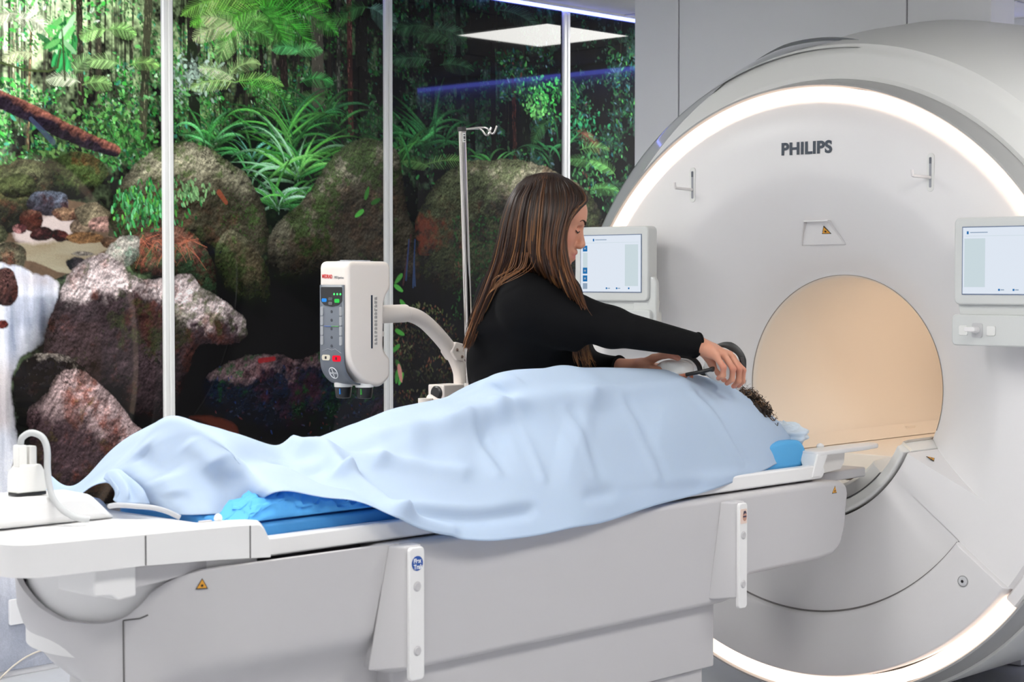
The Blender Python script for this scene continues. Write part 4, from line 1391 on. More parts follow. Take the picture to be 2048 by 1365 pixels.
def cover_top(k, val):
    if k == 'a':
        return float(np.interp(val, *SCOOP))
    return float(np.interp(val, [2.395, 2.80], [.790, .788]))


nz_ = loft_nose(2.80, hull_r, cover_top, .41, 22)
nose_o = nz_.build('nose_cover', M_TABS, tbl, smooth=60)
seam = [(NXC-(hull_r(z)+.0006)*math.sin(math.radians(51)), 3.30-(hull_r(z)+.0006)*math.cos(math.radians(51)), z) for z in np.linspace(.688, .44, 16)]
MB().tube(seam, .0016, 6).build('seam', M_SEAM, nose_o)
sm2 = [(NXC-(hull_r(z)+.0006)*math.sin(math.radians(a)), 3.30-(hull_r(z)+.0006)*math.cos(math.radians(a)), z) for a, z in ((51, .688), (45, .692), (42, .699))]
MB().tube(sm2, .0016, 6).build('seam', M_SEAM, nose_o)
top = [(2.74, .789)]
left = [(2.74, .565)]
bot = [(2.755, .50), (2.80, .494)]
right = [(4.02, .494), (4.07, .500), (4.10, .535), (4.14, .556), (4.50, .561), (4.56, .568), (4.60, .590), (4.625, .645), (4.640, .745), (4.632, .772), (4.60, .784), (4.50, .788)]
body = MB().prism(top+left+bot+right, 2.979, 3.621, 'Y')
sc_ = body.build('side_cover', M_TABS, tbl, smooth=30, bevel=.016, segs=5)
# recessed kick panel with its round corner
kp = loft_nose(2.81, lambda z, k, v_: .205, lambda k, v_: .56, .01, 4).build('recess_panel', M_TABS, tbl, smooth=60)
MB().tube([at(x, y, Y=3.0935) for x, y in ((470, 1335), (560, 1319), (585, 1318), (605, 1328), (620, 1348), (626, 1375), (628, 1420))], .0016, 6).build('seam', M_SEAM, kp)
q = at(412, 1352, Y=3.094)
lb = MB().box((q[0]-.03, 3.0925, q[2]-.02), (q[0]+.012, 3.0955, q[2]+.012)).build('rating_label', mat('paper_white', (236, 236, 236), .5), kp, smooth=0)
MB().tube([(q[0]-.001+.006*math.cos(t), 3.092, q[2]+.003+.006*math.sin(t)) for t in np.linspace(0, 6.28, 17)], .0012, 5).build('mark', M_BLK, lb)
# telescoping pedestal
ped = MB()
ped.prism(round_poly([(2.800, 3.005), (4.014, 3.005), (4.014, 3.595), (2.800, 3.595)], .012), .319, .497, 'Z')
ped.build('pedestal_upper', M_TABS, tbl, smooth=30, bevel=.004)
MB().prism(round_poly([(2.64, 3.015), (3.975, 3.015), (3.975, 3.585), (2.64, 3.585)], .012), .0, .318, 'Z').build('pedestal_lower', M_TABS, tbl, smooth=30, bevel=.004)
# two upright brackets on the side cover, with fairings
for (xa, xb, zt, za, flare) in ((2.788, 2.834, .787, .492, .085), (4.022, 4.060, .776, .492, .075)):
    f = MB()
    f.add([(xa-.006, 2.938, zt), (xa-.020, 2.981, zt), (xa-flare, 2.981, za+.02), (xa-.004, 2.938, za+.02), (xb, 2.938, zt), (xb+.01, 2.981, zt), (xb+.03, 2.981, za+.02), (xb, 2.938, za+.02)],
          [(0, 1, 2, 3), (4, 7, 6, 5), (0, 4, 5, 1), (3, 2, 6, 7), (0, 3, 7, 4), (1, 5, 6, 2)])
    f.build('bracket_fairing', M_TABS, sc_, smooth=30, bevel=.006)
    b = MB().prism(rrect(xa, za-.008, xb, zt-.004, .010), 2.930, 2.942, 'Y').build('bracket', M_TAB, tbl, smooth=30, bevel=.003)
    for zz in (zt-.092, za+.058):
        MB().lathe([(0, .0025), (.008, .003), (.0095, .001), (.0115, .0005), (.012, -.002)], ((xa+xb)/2, 2.930, zz), (0, -1, 0), 20).build('screw_cap', M_TABS, b)
    zc_ = zt-.040
    xm = (xa+xb)/2
    if xa < 3:
        s = MB().prism([(xm+.0165*math.cos(t), zc_+.0165*math.sin(t)) for t in np.linspace(0, 6.2832, 33)[:-1]], 2.9285, 2.9302, 'Y').build('badge', mat('badge_blue', (28, 78, 160), .4), b, smooth=0, label='round blue badge with white lettering')
        M_WHT = mat('badge_white', (240, 242, 245), .5)
        text_mesh('badge_lettering', 'Flex', .0145, (xm-.0125, 2.9283, zc_+.001), (1, 0, 0), (0, 0, 1), M_WHT, s, depth=.0002, bold=.0004, xs=.95)
        text_mesh('badge_lettering', 'Trak', .0145, (xm-.0120, 2.9283, zc_-.0125), (1, 0, 0), (0, 0, 1), M_WHT, s, depth=.0002, bold=.0004, xs=.95)
    else:
        s = MB().prism(rrect(xm-.014, zc_-.020, xm+.014, zc_+.020, .003), 2.9287, 2.9302, 'Y').build('picture_sticker', mat('sticker_pale', (226, 202, 190), .5), b, smooth=0, label='small picture sticker')
        m = MB()
        m.prism([(xm+.004+.009*math.cos(t), zc_-.001+.0125*math.sin(t)) for t in np.linspace(0, 6.28, 15)[:-1]], 2.9281, 2.9288, 'Y')
        m.build('patch', mat('sticker_tan', (190, 146, 128), .5), s, smooth=0)
        m = MB()
        m.prism(round_poly([(xm-.003, zc_+.004), (xm-.001, zc_+.014), (xm+.007, zc_+.015), (xm+.012, zc_+.006), (xm+.004, zc_+.008)], .002), 2.9276, 2.9282, 'Y')
        m.prism(rrect(xm-.004, zc_-.003, xm+.010, zc_+.001, .001), 2.9276, 2.9282, 'Y')
        m.build('patch', mat('sticker_dark', (52, 48, 72), .5), s, smooth=0)
# warning signs on the cover
ph = math.radians(22.5)
q = np.array([NXC-.3215*math.sin(ph), 3.30-.3215*math.cos(ph), .757])
warn(nose_o, q, (math.cos(ph), -math.sin(ph), 0), (.05, 0, 1), .026)
q = at(1669, 981, Y=2.9795)
warn(sc_, q, (1, 0, 0), (.15, 0, 1), .026)

# head end: raised ends of the rails reaching into the bore
for yc, d in ((Y0+.045, 1), (Y1-.045, -1)):
    m = MB().prism(round_poly([(4.50, yc-.05), (4.78, yc-.045), (4.865, yc-.03), (4.885, yc), (4.865, yc+.022), (4.78, yc+.03), (4.60, yc+.034), (4.50, yc+.03)], .02, 5), .862, .876, 'Z')
    m.build('head_arm', M_TAB, tbl, smooth=30, bevel=.005)
    m = MB()
    ys = yc-.048
    m.add([(4.47, ys, .800), (4.515, ys, .800), (4.56, ys, .870), (4.50, ys, .870), (4.47, ys+.02, .800), (4.515, ys+.02, .800), (4.56, ys+.075, .870), (4.50, ys+.075, .870)],
          [(0, 1, 2, 3), (4, 7, 6, 5), (0, 4, 5, 1), (1, 5, 6, 2), (2, 6, 7, 3), (3, 7, 4, 0)])
    m.build('head_arm_support', M_TAB, tbl, smooth=30, bevel=.006)
    MB().prism([(4.56, .870), (4.69, .870), (4.685, .83), (4.665, .81), (4.55, .803)], yc-.02, yc-.012, 'Y').build('side_guard', mat('guard_translucent', (226, 222, 218), .3), tbl, smooth=30, bevel=.003)
MB().lathe([(0, 0), (.011, 0), (.012, .005), (.009, .010), (.004, .013), (0, .0135)], (4.63, Y0+.075, .875), (0, 0, 1), 20).build('knob', M_TAB, tbl)
MB().box((4.45, Y0+.06, .77), (4.86, Y1-.06, .800)).build('slide_bridge', M_TABS, tbl, smooth=30, bevel=.006)

# ------------------------------------------- things on the table
MB_ = MB().prism(round_poly([(2.45, Y0+.036), (4.22, Y0+.036), (4.22, Y1-.036), (2.45, Y1-.036)], .03), .8275, .862, 'Z')
tag(MB_.build('mattress', mat('pad_blue', (62, 142, 206), .6, bump=.15, bscale=150), None, smooth=30, bevel=.010), 'thin blue mattress pad lying on the white table under the sheet', 'mattress')
m = MB().prism(round_poly([(4.235, .8275), (4.50, .8275), (4.530, .836), (4.522, .880), (4.495, .908), (4.40, .912), (4.235, .890)], .02), 3.05, 3.52, 'Y')
tag(m.build('pillow', mat('pillow_blue', (84, 170, 226), .6, bump=.2, bscale=200), None, smooth=40, bevel=.018, segs=4), 'blue wedge head cushion at the bore end of the table', 'pillow')

# coil connector with its looped grey cable
r = root('coil_connector', (2.15, 3.46, .913), 'white plug with looped grey cable standing on the table foot tray', 'connector')
xc, yc, zb = 2.147, 3.455, .9165
M_PLUG = mat('plug_white', (236, 235, 232), .35)
MB().prism(rrect(xc-.036, yc-.022, xc+.040, yc+.022, .01), zb-.001, zb+.005, 'Z').build('gasket', M_BLK, r, smooth=30)
m = MB()
m.prism(round_poly([(xc-.036, zb+.005), (xc+.038, zb+.005), (xc+.036, zb+.046), (xc+.024, zb+.066), (xc-.020, zb+.066), (xc-.034, zb+.046)], .006), yc-.021, yc+.021, 'Y')
m.build('body', M_PLUG, r, smooth=30, bevel=.006)
m = MB().prism(rrect(xc-.026, zb+.06, xc-.004, zb+.108, .004), yc-.012, yc+.012, 'Y')
m.build('grip', M_PLUG, r, smooth=30, bevel=.003)
m = MB().prism(rrect(xc+.0, zb+.06, xc+.018, zb+.105, .004), yc-.014, yc+.010, 'Y')
m.build('grip', M_PLUG, r, smooth=30, bevel=.003)
pts = [(xc-.014, yc, zb+.108), (xc-.013, yc-.006, zb+.124), (xc+.002, yc-.016, zb+.134), (xc+.020, yc-.030, zb+.125), (xc+.026, yc-.040, zb+.10), (xc+.024, yc-.045, zb+.05), (xc+.026, yc-.058, zb+.0), (xc+.040, yc-.075, zb-.03), (xc+.062, yc-.095, zb-.048), (xc+.085, yc-.11, zb-.053)]
MB().tube(spline(pts, 50), .0072, 10).build('cord', mat('cord_grey', (186, 188, 190), .45), r, label='grey cable looping over the plug')
# grey cable end by the sheet
pts = [at(x, y, d=dd) for x, y, dd in ((219, 1013, 3.86), (235, 1011, 3.84), (270, 1013, 3.82), (305, 1016, 3.80), (335, 1024, 3.79), (360, 1036, 3.79))]
tag(MB().tube(spline(pts, 24), .0055, 8).build('cable', mat('cable_grey', (176, 178, 184), .5), None), 'short grey cable poking from under the sheet in the foot tray', 'cable')
# =================================================== blue sheet over the patient
M_SHEET = mat('nonwoven_blue', (198, 214, 231), .75, spec=.15, bump=.12, bscale=900)
_nt = M_SHEET.node_tree
_p = _nt.nodes['Principled BSDF']
_tr = _nt.nodes.new('ShaderNodeBsdfTranslucent')
_tr.inputs['Color'].default_value = (.30, .62, 1.0, 1)
_mx = _nt.nodes.new('ShaderNodeMixShader')
_mx.inputs[0].default_value = .28
_nt.links.new(_p.outputs[0], _mx.inputs[1])
_nt.links.new(_tr.outputs[0], _mx.inputs[2])
_nt.links.new(_mx.outputs[0], _nt.nodes['Material Output'].inputs['Surface'])
M_SHEET2 = mat('nonwoven_deep_blue', (90, 172, 238), .7, spec=.15)

# stations: ridge pixel, its Y, hem pixel, its Y, bulge
ST = [((211, 966), 3.46, (290, 1000), None, .00),
      ((236, 944), 3.45, (340, 1027), None, .01),
      ((275, 900), 3.42, (410, 1031), None, .015),
      ((342, 836), 3.36, (484, 1028), None, .02),
      ((400, 846), 3.35, (545, 989), 3.04, .015),
      ((480, 870), 3.34, (620, 989), 3.02, .01),
      ((580, 895), 3.33, (712, 1004), 2.985, .010),
      ((690, 861), 3.32, (830, 1056), 2.945, .022),
      ((800, 818), 3.31, (960, 1084), 2.935, .035),
      ((900, 795), 3.29, (1075, 1070), 2.94, .045),
      ((960, 775), 3.26, (1150, 1056), 2.945, .05),
      ((1012, 748), 3.22, (1215, 1043), 2.95, .055),
      ((1130, 741), 3.21, (1310, 1012), 2.965, .055),
      ((1260, 740), 3.20, (1400, 988), 2.98, .05),
      ((1360, 744), 3.19, (1465, 966), 3.00, .045),
      ((1440, 763), 3.17, (1520, 944), 3.025, .04),
      ((1500, 800), 3.15, (1560, 925), 3.05, .025),
      ((1556, 846), 3.13, (1590, 907), 3.075, .012),
      ((1603, 889), 3.11, (1606, 894), 3.095, .00)]
rows = []
for (rp, ry, hp, hy, bg) in ST:
    R_ = at(*rp, Y=ry)
    H_ = at(*hp, Y=hy) if hy else at(*hp, Z=.862)
    D = H_-R_
    back = R_+np.array([.02, .30, -.16])
    back[2] = max(back[2], .88) if R_[2] > .95 else R_[2]-.03
    b1 = R_+np.array([.004, .06, -.012])
    b2 = R_+np.array([.015, .22, -.075])
    nrm = np.array([-D[0]*0, D[2], -D[1]])
    nrm = -nrm/np.linalg.norm(nrm) if nrm[2] < 0 else nrm/np.linalg.norm(nrm)
    nrm = nrm*np.array([1, 1, 1])
    rows.append(np.array([back, b2, b1, R_, R_+D*.22+nrm*bg*.75, R_+D*.45+nrm*bg*1.0, R_+D*.72+nrm*bg*.6, H_]))
rows = np.array(rows)
NU, NV = 300, 130
S1 = np.array([spline(r_, NV) for r_ in rows])
G = np.stack([spline(S1[:, j], NU) for j in range(NV)], 1)       # NU x NV x 3
# normals
du = np.gradient(G, axis=0)
dv = np.gradient(G, axis=1)
NN = np.cross(du, dv)
NN /= np.linalg.norm(NN, axis=2, keepdims=True)+1e-9
if NN[150, 70, 2] < 0:
    NN = -NN
u = np.linspace(0, 1, NU)[:, None]
v = np.linspace(0, 1, NV)[None, :]
rd = np.random.default_rng(3)
soft = fbm(NU, NV, 46, rd, 3)-.5
fine = fbm(NU, NV, 16, rd, 3)-.5
hgt = .016*soft+.0028*fine


def pix_uv(px, py):
    """nearest grid cell to a point of the photograph"""
    P = G-EYE
    z = P@FW
    x = 1024+FPX*(P@RT)/z
    y = 682.5-FPX*(P@UP)/z
    k = np.argmin((x-px)**2+(y-py)**2+np.where(np.arange(NV)[None, :] < 40, 1e5, 0))
    return np.array([k//NV, k % NV], float)


def crease(p, q, amp, width, fade=.25):
    """a fold line between two points"""
    global hgt
    a, b = pix_uv(*p), pix_uv(*q)
    I, J = np.meshgrid(np.arange(NU), np.arange(NV), indexing='ij')
    d = b-a
    L = d@d+1e-9
    t = ((I-a[0])*d[0]+(J-a[1])*d[1])/L
    tc = np.clip(t, 0, 1)
    dist = np.hypot(I-a[0]-tc*d[0], J-a[1]-tc*d[1])
    hgt = hgt+2.0*amp*np.exp(-(dist/width)**2)*np.clip(np.minimum(t+fade, 1+fade-t)/fade, 0, 1)


for p, q, a, w in [((585, 897), (690, 950), .016, 3.5), ((690, 950), (800, 1030), .016, 3.5), ((800, 1030), (900, 1065), .007, 3.5), ((575, 915), (670, 965), -.010, 4), ((600, 905), (760, 925), .010, 4), ((760, 925), (930, 945), .008, 4),
                   ((640, 935), (790, 1010), -.008, 6), ((385, 885), (430, 925), .005, 4), ((430, 925), (520, 985), .004, 5), ((400, 880), (480, 915), -.003, 6), ((325, 885), (290, 985), .003, 6), ((590, 905), (470, 960), -.010, 9), ((290, 905), (330, 950), -.008, 5), ((300, 890), (350, 985), .006, 4),
                   ((800, 1015), (1060, 1018), -.009, 3.0), ((810, 1008), (1060, 1010), .004, 3), ((1180, 990), (1400, 968), -.004, 3), ((1240, 985), (1500, 945), .004, 3.5),
                   ((760, 880), (1000, 815), .012, 7), ((1000, 815), (1180, 792), .009, 6), ((1180, 792), (1370, 772), .008, 6), ((900, 850), (1040, 806), .006, 4), ((700, 905), (800, 870), -.007, 5),
                   ((735, 830), (860, 842), -.005, 4), ((1030, 760), (1000, 775), .006, 4), ((1000, 760), (960, 800), .004, 4), ((1080, 752), (1210, 785), .004, 4), ((900, 800), (1000, 770), -.003, 4),
                   ((925, 835), (1000, 945), .0035, 2.2), ((1035, 830), (1090, 955), .0030, 2.0), ((1130, 815), (1190, 950), .0030, 2.0), ((1240, 800), (1315, 955), .0030, 2.0), ((1385, 790), (1485, 925), .0035, 2.2),
                   ((945, 835), (1010, 945), -.0022, 2.0), ((1143, 815), (1200, 950), -.0022, 2.0), ((1252, 800), (1325, 955), -.0025, 2.0), ((1395, 790), (1492, 925), -.0025, 2.0),
                   ((980, 850), (1120, 870), -.010, 16), ((860, 900), (1000, 880), -.006, 12), ((1200, 840), (1300, 850), -.004, 16)]:
    crease(p, q, a, w)
edge = np.exp(-((1-v)/.05)**2)
hgt = hgt*(.35+.65*np.clip((u)/.03, 0, 1)*np.clip((1-u)/.04, 0, 1))+edge*.004*np.sin(u*60+3*soft)
G = G+NN*hgt[..., None]
mb = MB().grid(G)
sheet = mb.build('drape_sheet', M_SHEET, None, smooth=180)
if sheet.data.polygons[2000].normal.z < 0:
    sheet.data.flip_normals()
so = sheet.modifiers.new('thickness', 'SOLIDIFY')
so.thickness = .0012
tag(sheet, 'pale blue disposable sheet draped over the lying patient', 'sheet')

# crumpled sheet showing under the lifted hem
NU2, NV2 = 160, 60
rd2 = np.random.default_rng(8)
rid = 1-2*np.abs(fbm(NU2, NV2, 22, rd2, 3, .5)-.5)
rid2 = 1-2*np.abs(fbm(NU2, NV2, 13, rd2, 2, .5)-.5)
G2 = np.zeros((NU2, NV2, 3))
for i in range(NU2):
    t = i/(NU2-1)
    hump = float(np.interp(t, [0, .08, .2, .35, .6, .85, 1], [0, .030, .050, .050, .028, .012, .002]))
    for j in range(NV2):
        q_ = j/(NV2-1)
        prof = min(1, q_/.42)**.55
        G2[i, j] = (2.405+.47*t+.05*(rid2[i, j]-.6)*prof, 3.038+.10*max(0, q_-.25)+.05*(rid[i, j]-.7)*prof+.02*q_, .8635+hump*prof*(.66+.42*rid[i, j])+.034*(rid2[i, j]-.75)*prof+.004)
cs = MB().grid(G2).build('crumpled_sheet', M_SHEET2, None, smooth=180)
if cs.data.polygons[500].normal.z < 0:
    cs.data.flip_normals()
so = cs.modifiers.new('thickness', 'SOLIDIFY')
so.thickness = .0012
tag(cs, 'crumpled bright blue sheet bunched under the lifted hem at the table foot', 'sheet')
# loose corner sticking out at the far left
pts = [((208, 955), 3.47), ((222, 940), 3.46), ((240, 938), 3.44), ((250, 948), 3.42)]
NU3, NV3 = 24, 20
G3 = np.zeros((NU3, NV3, 3))
topc = spline([at(*p, Y=y) for p, y in (((207, 958), 3.46), ((214, 944), 3.45), ((228, 938), 3.44), ((243, 941), 3.43), ((252, 952), 3.42))], NU3)
botc = spline([at(*p, Y=y) for p, y in (((226, 1000), 3.42), ((232, 1005), 3.40), ((245, 1008), 3.38), ((270, 1008), 3.36), ((300, 1008), 3.34))], NU3)
for j in range(NV3):
    s = j/(NV3-1)
    G3[:, j] = topc*(1-s)+botc*s
    G3[:, j, 1] -= .022*math.sin(math.pi*s)*(1+.6*np.sin(np.arange(NU3)*.7))
tail = MB().grid(G3).build('sheet_corner', M_SHEET, sheet, smooth=180)
so = tail.modifiers.new('thickness', 'SOLIDIFY')
so.thickness = .0012
# translucent paper cover on the cushion behind the hair
mb = MB()
rd3 = np.random.default_rng(4)
c = at(1566, 868, d=5.45)
for k in range(1):
    rows3 = []
    for a in np.linspace(0, math.pi, 22):
        rows3.append([c+np.array([.040*math.sin(a)*math.cos(b), .085*math.sin(a)*math.sin(b), .034*math.cos(a)])*(1+.12*math.sin(5*b+3*a)+.08*math.sin(9*a+2*b)) for b in np.linspace(0, 2*math.pi, 34)])
    mb.grid(rows3)
tag(mb.build('pillow_cover', mat('tissue_white', (214, 226, 238), .7, trans=.15), None, smooth=180), 'whitish crumpled tissue cover on the cushion behind the curly hair', 'pillow cover')
# ============================================================ figures
class Field:
    """a signed distance grid that shapes are melted into"""
    def __init__(self, lo, hi, res):
        self.lo = np.asarray(lo, float)
        self.res = res
        self.n = tuple(int(math.ceil((h-l)/res))+1 for l, h in zip(lo, hi))
        self.D = np.full(self.n, .05, np.float32)

    def _win(self, lo, hi, pad):
        a = np.maximum(np.floor((np.asarray(lo)-pad-self.lo)/self.res).astype(int), 0)
        b = np.minimum(np.ceil((np.asarray(hi)+pad-self.lo)/self.res).astype(int)+1, self.n)
        if np.any(b <= a):
            return None
        g = [self.lo[i]+self.res*np.arange(a[i], b[i]) for i in range(3)]
        X, Y, Z = np.meshgrid(*g, indexing='ij', sparse=True)
        return tuple(slice(a[i], b[i]) for i in range(3)), X, Y, Z

    def _mix(self, sl, d, k, cut=False):
        D = self.D[sl]
        d = d.astype(np.float32)
        if cut:
            h = np.maximum(k-np.abs(D+d), 0)/k
            self.D[sl] = np.maximum(D, -d)+h*h*k*.25
        else:
            h = np.maximum(k-np.abs(D-d), 0)/k
            self.D[sl] = np.minimum(D, d)-h*h*k*.25

    def cone(self, a, b, ra, rb=None, k=.02, cut=False):
        a, b = np.asarray(a, float), np.asarray(b, float)
        rb = ra if rb is None else rb
        m = max(ra, rb)
        w = self._win(np.minimum(a, b)-m, np.maximum(a, b)+m, k+2*self.res)
        if w is None:
            return
        sl, X, Y, Z = w
        d = b-a
        L = d@d+1e-12
        t = np.clip(((X-a[0])*d[0]+(Y-a[1])*d[1]+(Z-a[2])*d[2])/L, 0, 1)
        self._mix(sl, np.sqrt((X-a[0]-t*d[0])**2+(Y-a[1]-t*d[1])**2+(Z-a[2]-t*d[2])**2)-(ra+(rb-ra)*t), k, cut)

    def chain(self, pts, rs, k=.012):
        for i in range(len(pts)-1):
            self.cone(pts[i], pts[i+1], rs[i], rs[i+1], k)

    def ell(self, c, r, axes=None, k=.02, cut=False):
        c, r = np.asarray(c, float), np.asarray(r, float)
        m = r.max()
        w = self._win(c-m, c+m, k+2*self.res)
        if w is None:
            return
        sl, X, Y, Z = w
        A = np.eye(3) if axes is None else np.asarray(axes)
        q = [((X-c[0])*A[i][0]+(Y-c[1])*A[i][1]+(Z-c[2])*A[i][2])/r[i] for i in range(3)]
        k0 = np.sqrt(q[0]**2+q[1]**2+q[2]**2)
        k1 = np.sqrt((q[0]/r[0])**2+(q[1]/r[1])**2+(q[2]/r[2])**2)+1e-9
        self._mix(sl, k0*(k0-1)/k1, k, cut)

    def plane_cut(self, p, n):
        """remove what lies on the side n points to"""
        n = np.asarray(n, float)/np.linalg.norm(n)
        g = [self.lo[i]+self.res*np.arange(self.n[i]) for i in range(3)]
        X, Y, Z = np.meshgrid(*g, indexing='ij', sparse=True)
        self.D = np.maximum(self.D, ((X-p[0])*n[0]+(Y-p[1])*n[1]+(Z-p[2])*n[2]).astype(np.float32))

    def surface(self):
        D = self.D
        ins = D < 0
        c8 = [ins[i:ins.shape[0]-1+i, j:ins.shape[1]-1+j, k:ins.shape[2]-1+k] for i in (0, 1) for j in (0, 1) for k in (0, 1)]
        cnt = sum(c.astype(np.int8) for c in c8)
        act = (cnt > 0) & (cnt < 8)
        I = np.argwhere(act)
        idx = np.full(act.shape, -1, np.int32)
        idx[act] = np.arange(len(I))
        acc = np.zeros((len(I), 3))
        num = np.zeros(len(I))
        for ax in range(3):
            o = [b for b in range(3) if b != ax]
            for p in (0, 1):
                for q in (0, 1):
                    A = I.copy()
                    A[:, o[0]] += p
                    A[:, o[1]] += q
                    B = A.copy()
                    B[:, ax] += 1
                    da, db = D[tuple(A.T)], D[tuple(B.T)]
                    m = (da < 0) != (db < 0)
                    t = np.where(m, da/(da-db+1e-12), 0)
                    P = A.astype(float)
                    P[:, ax] += t
                    acc[m] += P[m]
                    num[m] += 1
        V = self.lo+self.res*(acc/num[:, None])
        faces = []
        for ax in range(3):
            o = [(ax+1) % 3, (ax+2) % 3]
            s0 = [slice(None)]*3
            s1 = [slice(None)]*3
            s0[ax], s1[ax] = slice(0, -1), slice(1, None)
            a, b = ins[tuple(s0)], ins[tuple(s1)]
            E = np.argwhere(a != b)
            E = E[(E[:, o[0]] > 0) & (E[:, o[1]] > 0) & (E[:, o[0]] < act.shape[o[0]]) & (E[:, o[1]] < act.shape[o[1]])]
            fl = a[tuple(E.T)]
            q = []
            for d0, d1 in ((-1, -1), (0, -1), (0, 0), (-1, 0)):
                c = E.copy()
                c[:, o[0]] += d0
                c[:, o[1]] += d1
                q.append(idx[tuple(c.T)])
            q = np.stack(q, 1)
            q[~fl] = q[~fl][:, ::-1]
            faces.append(q)
        F = np.vstack(faces)
        F = F[(F >= 0).all(1)]
        return V, F


def relax(V, F, it=2, lam=.5):
    e = np.vstack([F[:, [0, 1]], F[:, [1, 2]], F[:, [2, 3]], F[:, [3, 0]]])
    for _ in range(it):
        s = np.zeros_like(V)
        n = np.zeros(len(V))
        np.add.at(s, e[:, 0], V[e[:, 1]])
        np.add.at(s, e[:, 1], V[e[:, 0]])
        np.add.at(n, e[:, 0], 1)
        np.add.at(n, e[:, 1], 1)
        V = V+lam*(s/n[:, None]-V)
    return V


def np_mesh(name, V, F, material, parent, cols=None, attr='Col', label=None):
    me = bpy.data.meshes.new(name)
    F = np.asarray(F, np.int32)
    me.vertices.add(len(V))
    me.vertices.foreach_set('co', np.asarray(V, np.float32).ravel())
    me.loops.add(F.size)
    me.loops.foreach_set('vertex_index', F.ravel())
    me.polygons.add(len(F))
    me.polygons.foreach_set('loop_start', np.arange(0, F.size, F.shape[1], dtype=np.int32))
    me.update(calc_edges=True)
    if cols is not None:
        a = me.color_attributes.new(attr, 'FLOAT_COLOR', 'POINT')
        c4 = np.ones((len(V), 4), np.float32)
        c4[:, :3] = cols
        a.data.foreach_set('color', c4.ravel())
    return finish(name, me, material, parent, smooth=180, label=label)


SKIN = L3((197, 140, 115))
SKIN_RED = L3((192, 112, 95))
M_SKIN = mat_attr('skin', rough=.48, spec=.4, sss=.12, bump=.06, bscale=700)
M_KNIT = mat('black_knit', (16, 16, 18), .9, spec=.12, bump=.25, bscale=700)
M_TROUSER = mat('dark_trousers', (24, 25, 30), .8, spec=.2)
M_SHOE = mat('white_shoe', (214, 214, 214), .5)

# ---------------------------------------------------------------- the woman
woman = root('person', (4.08, 3.92, 0), 'woman in black long-sleeved top with long brown hair leaning over the table, fitting headphones', 'person')
HC = at(1093, 443, d=5.0)                     # middle of the head
ap = math.radians(18)
dirh = RT*math.cos(math.radians(5))-np.array([FW[0], FW[1], 0])/np.linalg.norm(FW[:2])*math.sin(math.radians(5))
dirh[2] = 0
dirh /= np.linalg.norm(dirh)
zz = np.array([0, 0, 1.0])
HF = dirh*math.cos(ap)-zz*math.sin(ap)        # forward
HU = dirh*math.sin(ap)+zz*math.cos(ap)        # up
HL = np.cross(HU, HF)                         # her left (away from us)


def hp(f, l, u):
    return HC+HF*f+HL*l+HU*u


AX = [HF, HL, HU]
neckb = at(1058, 560, d=5.07)
fd = Field(HC-np.array([.2, .2, .27]), HC+np.array([.2, .2, .19]), .0026)
fd.ell(hp(-.012, 0, .038), (.094, .073, .086), AX, k=.02)
fd.ell(hp(.034, 0, -.012), (.062, .060, .086), AX, k=.03)
fd.ell(hp(.050, 0, .045), (.048, .056, .045), AX, k=.03)
for s in (-1, 1):
    fd.cone(hp(.012, s*.050, -.060), hp(.070, s*.012, -.096), .018, .016, k=.03)
    fd.ell(hp(.058, s*.038, -.028), (.026, .024, .024), AX, k=.03)
    fd.cone(hp(.086, s*.012, .030), hp(.074, s*.042, .030), .010, .009, k=.018)
    fd.ell(hp(.076, s*.031, .006), (.012, .015, .011), AX, k=.008)
    fd.ell(hp(.106, s*.0125, -.037), (.010, .0075, .0080), AX, k=.007)
    fd.ell(hp(-.012, s*.074, -.008), (.018, .007, .031), AX, k=.008)
    fd.ell(hp(.092, s*.024, .009), (.008, .012, .006), AX, k=.010, cut=True)
fd.cone(hp(.088, 0, .016), hp(.112, 0, -.030), .0075, .0100, k=.012)
fd.ell(hp(.078, 0, -.098), (.020, .022, .018), AX, k=.02)
fd.ell(hp(.066, 0, -.062), (.030, .036, .034), AX, k=.02)
for s in (-1, 1):
    fd.ell(hp(.050, s*.040, -.055), (.026, .020, .028), AX, k=.02)
fd.cone(hp(.096, -.016, -.060), hp(.0995, 0, -.0575), .0055, .0068, k=.008)
fd.cone(hp(.096, .016, -.060), hp(.0995, 0, -.0575), .0055, .0068, k=.008)
fd.cone(hp(.093, -.014, -.0725), hp(.0975, 0, -.0735), .006, .0078, k=.008)
fd.cone(hp(.093, .014, -.0725), hp(.0975, 0, -.0735), .006, .0078, k=.008)
fd.cone(hp(.1065, -.018, -.0655), hp(.1065, .018, -.0655), .0020, .0020, k=.004, cut=True)
fd.cone(hp(-.022, 0, -.05), neckb+np.array([0, 0, -.02]), .050, .056, k=.03)
V1, F1 = fd.surface()
V1 = relax(V1, F1, 2)
loc = np.stack([(V1-HC)@HF, (V1-HC)@HL, (V1-HC)@HU], 1)
col = np.tile(SKIN, (len(V1), 1))
lipm = (np.exp(-(((loc[:, 0]-.099)/.013)**2+(loc[:, 1]/.021)**2+((loc[:, 2]+.0655)/.0125)**2)**2))[:, None]
col = col*(1-lipm)+L3((184, 104, 98))*lipm
chk = (np.exp(-(((np.abs(loc[:, 1])-.045)/.028)**2+((loc[:, 2]+.030)/.03)**2+((loc[:, 0]-.06)/.04)**2)))[:, None]*.5
col = col*(1-chk)+SKIN_RED*chk
parts_v, parts_f, parts_c = [V1], [F1], [col]

# arms and hands
shR, elR, wrR = at(1058, 606, d=4.97), at(1222, 655, d=5.00), at(1394, 691, d=5.115)
shL, elL, wrL = at(1112, 596, d=5.26), at(1160, 742, d=5.33), at(1240, 736, d=5.215)


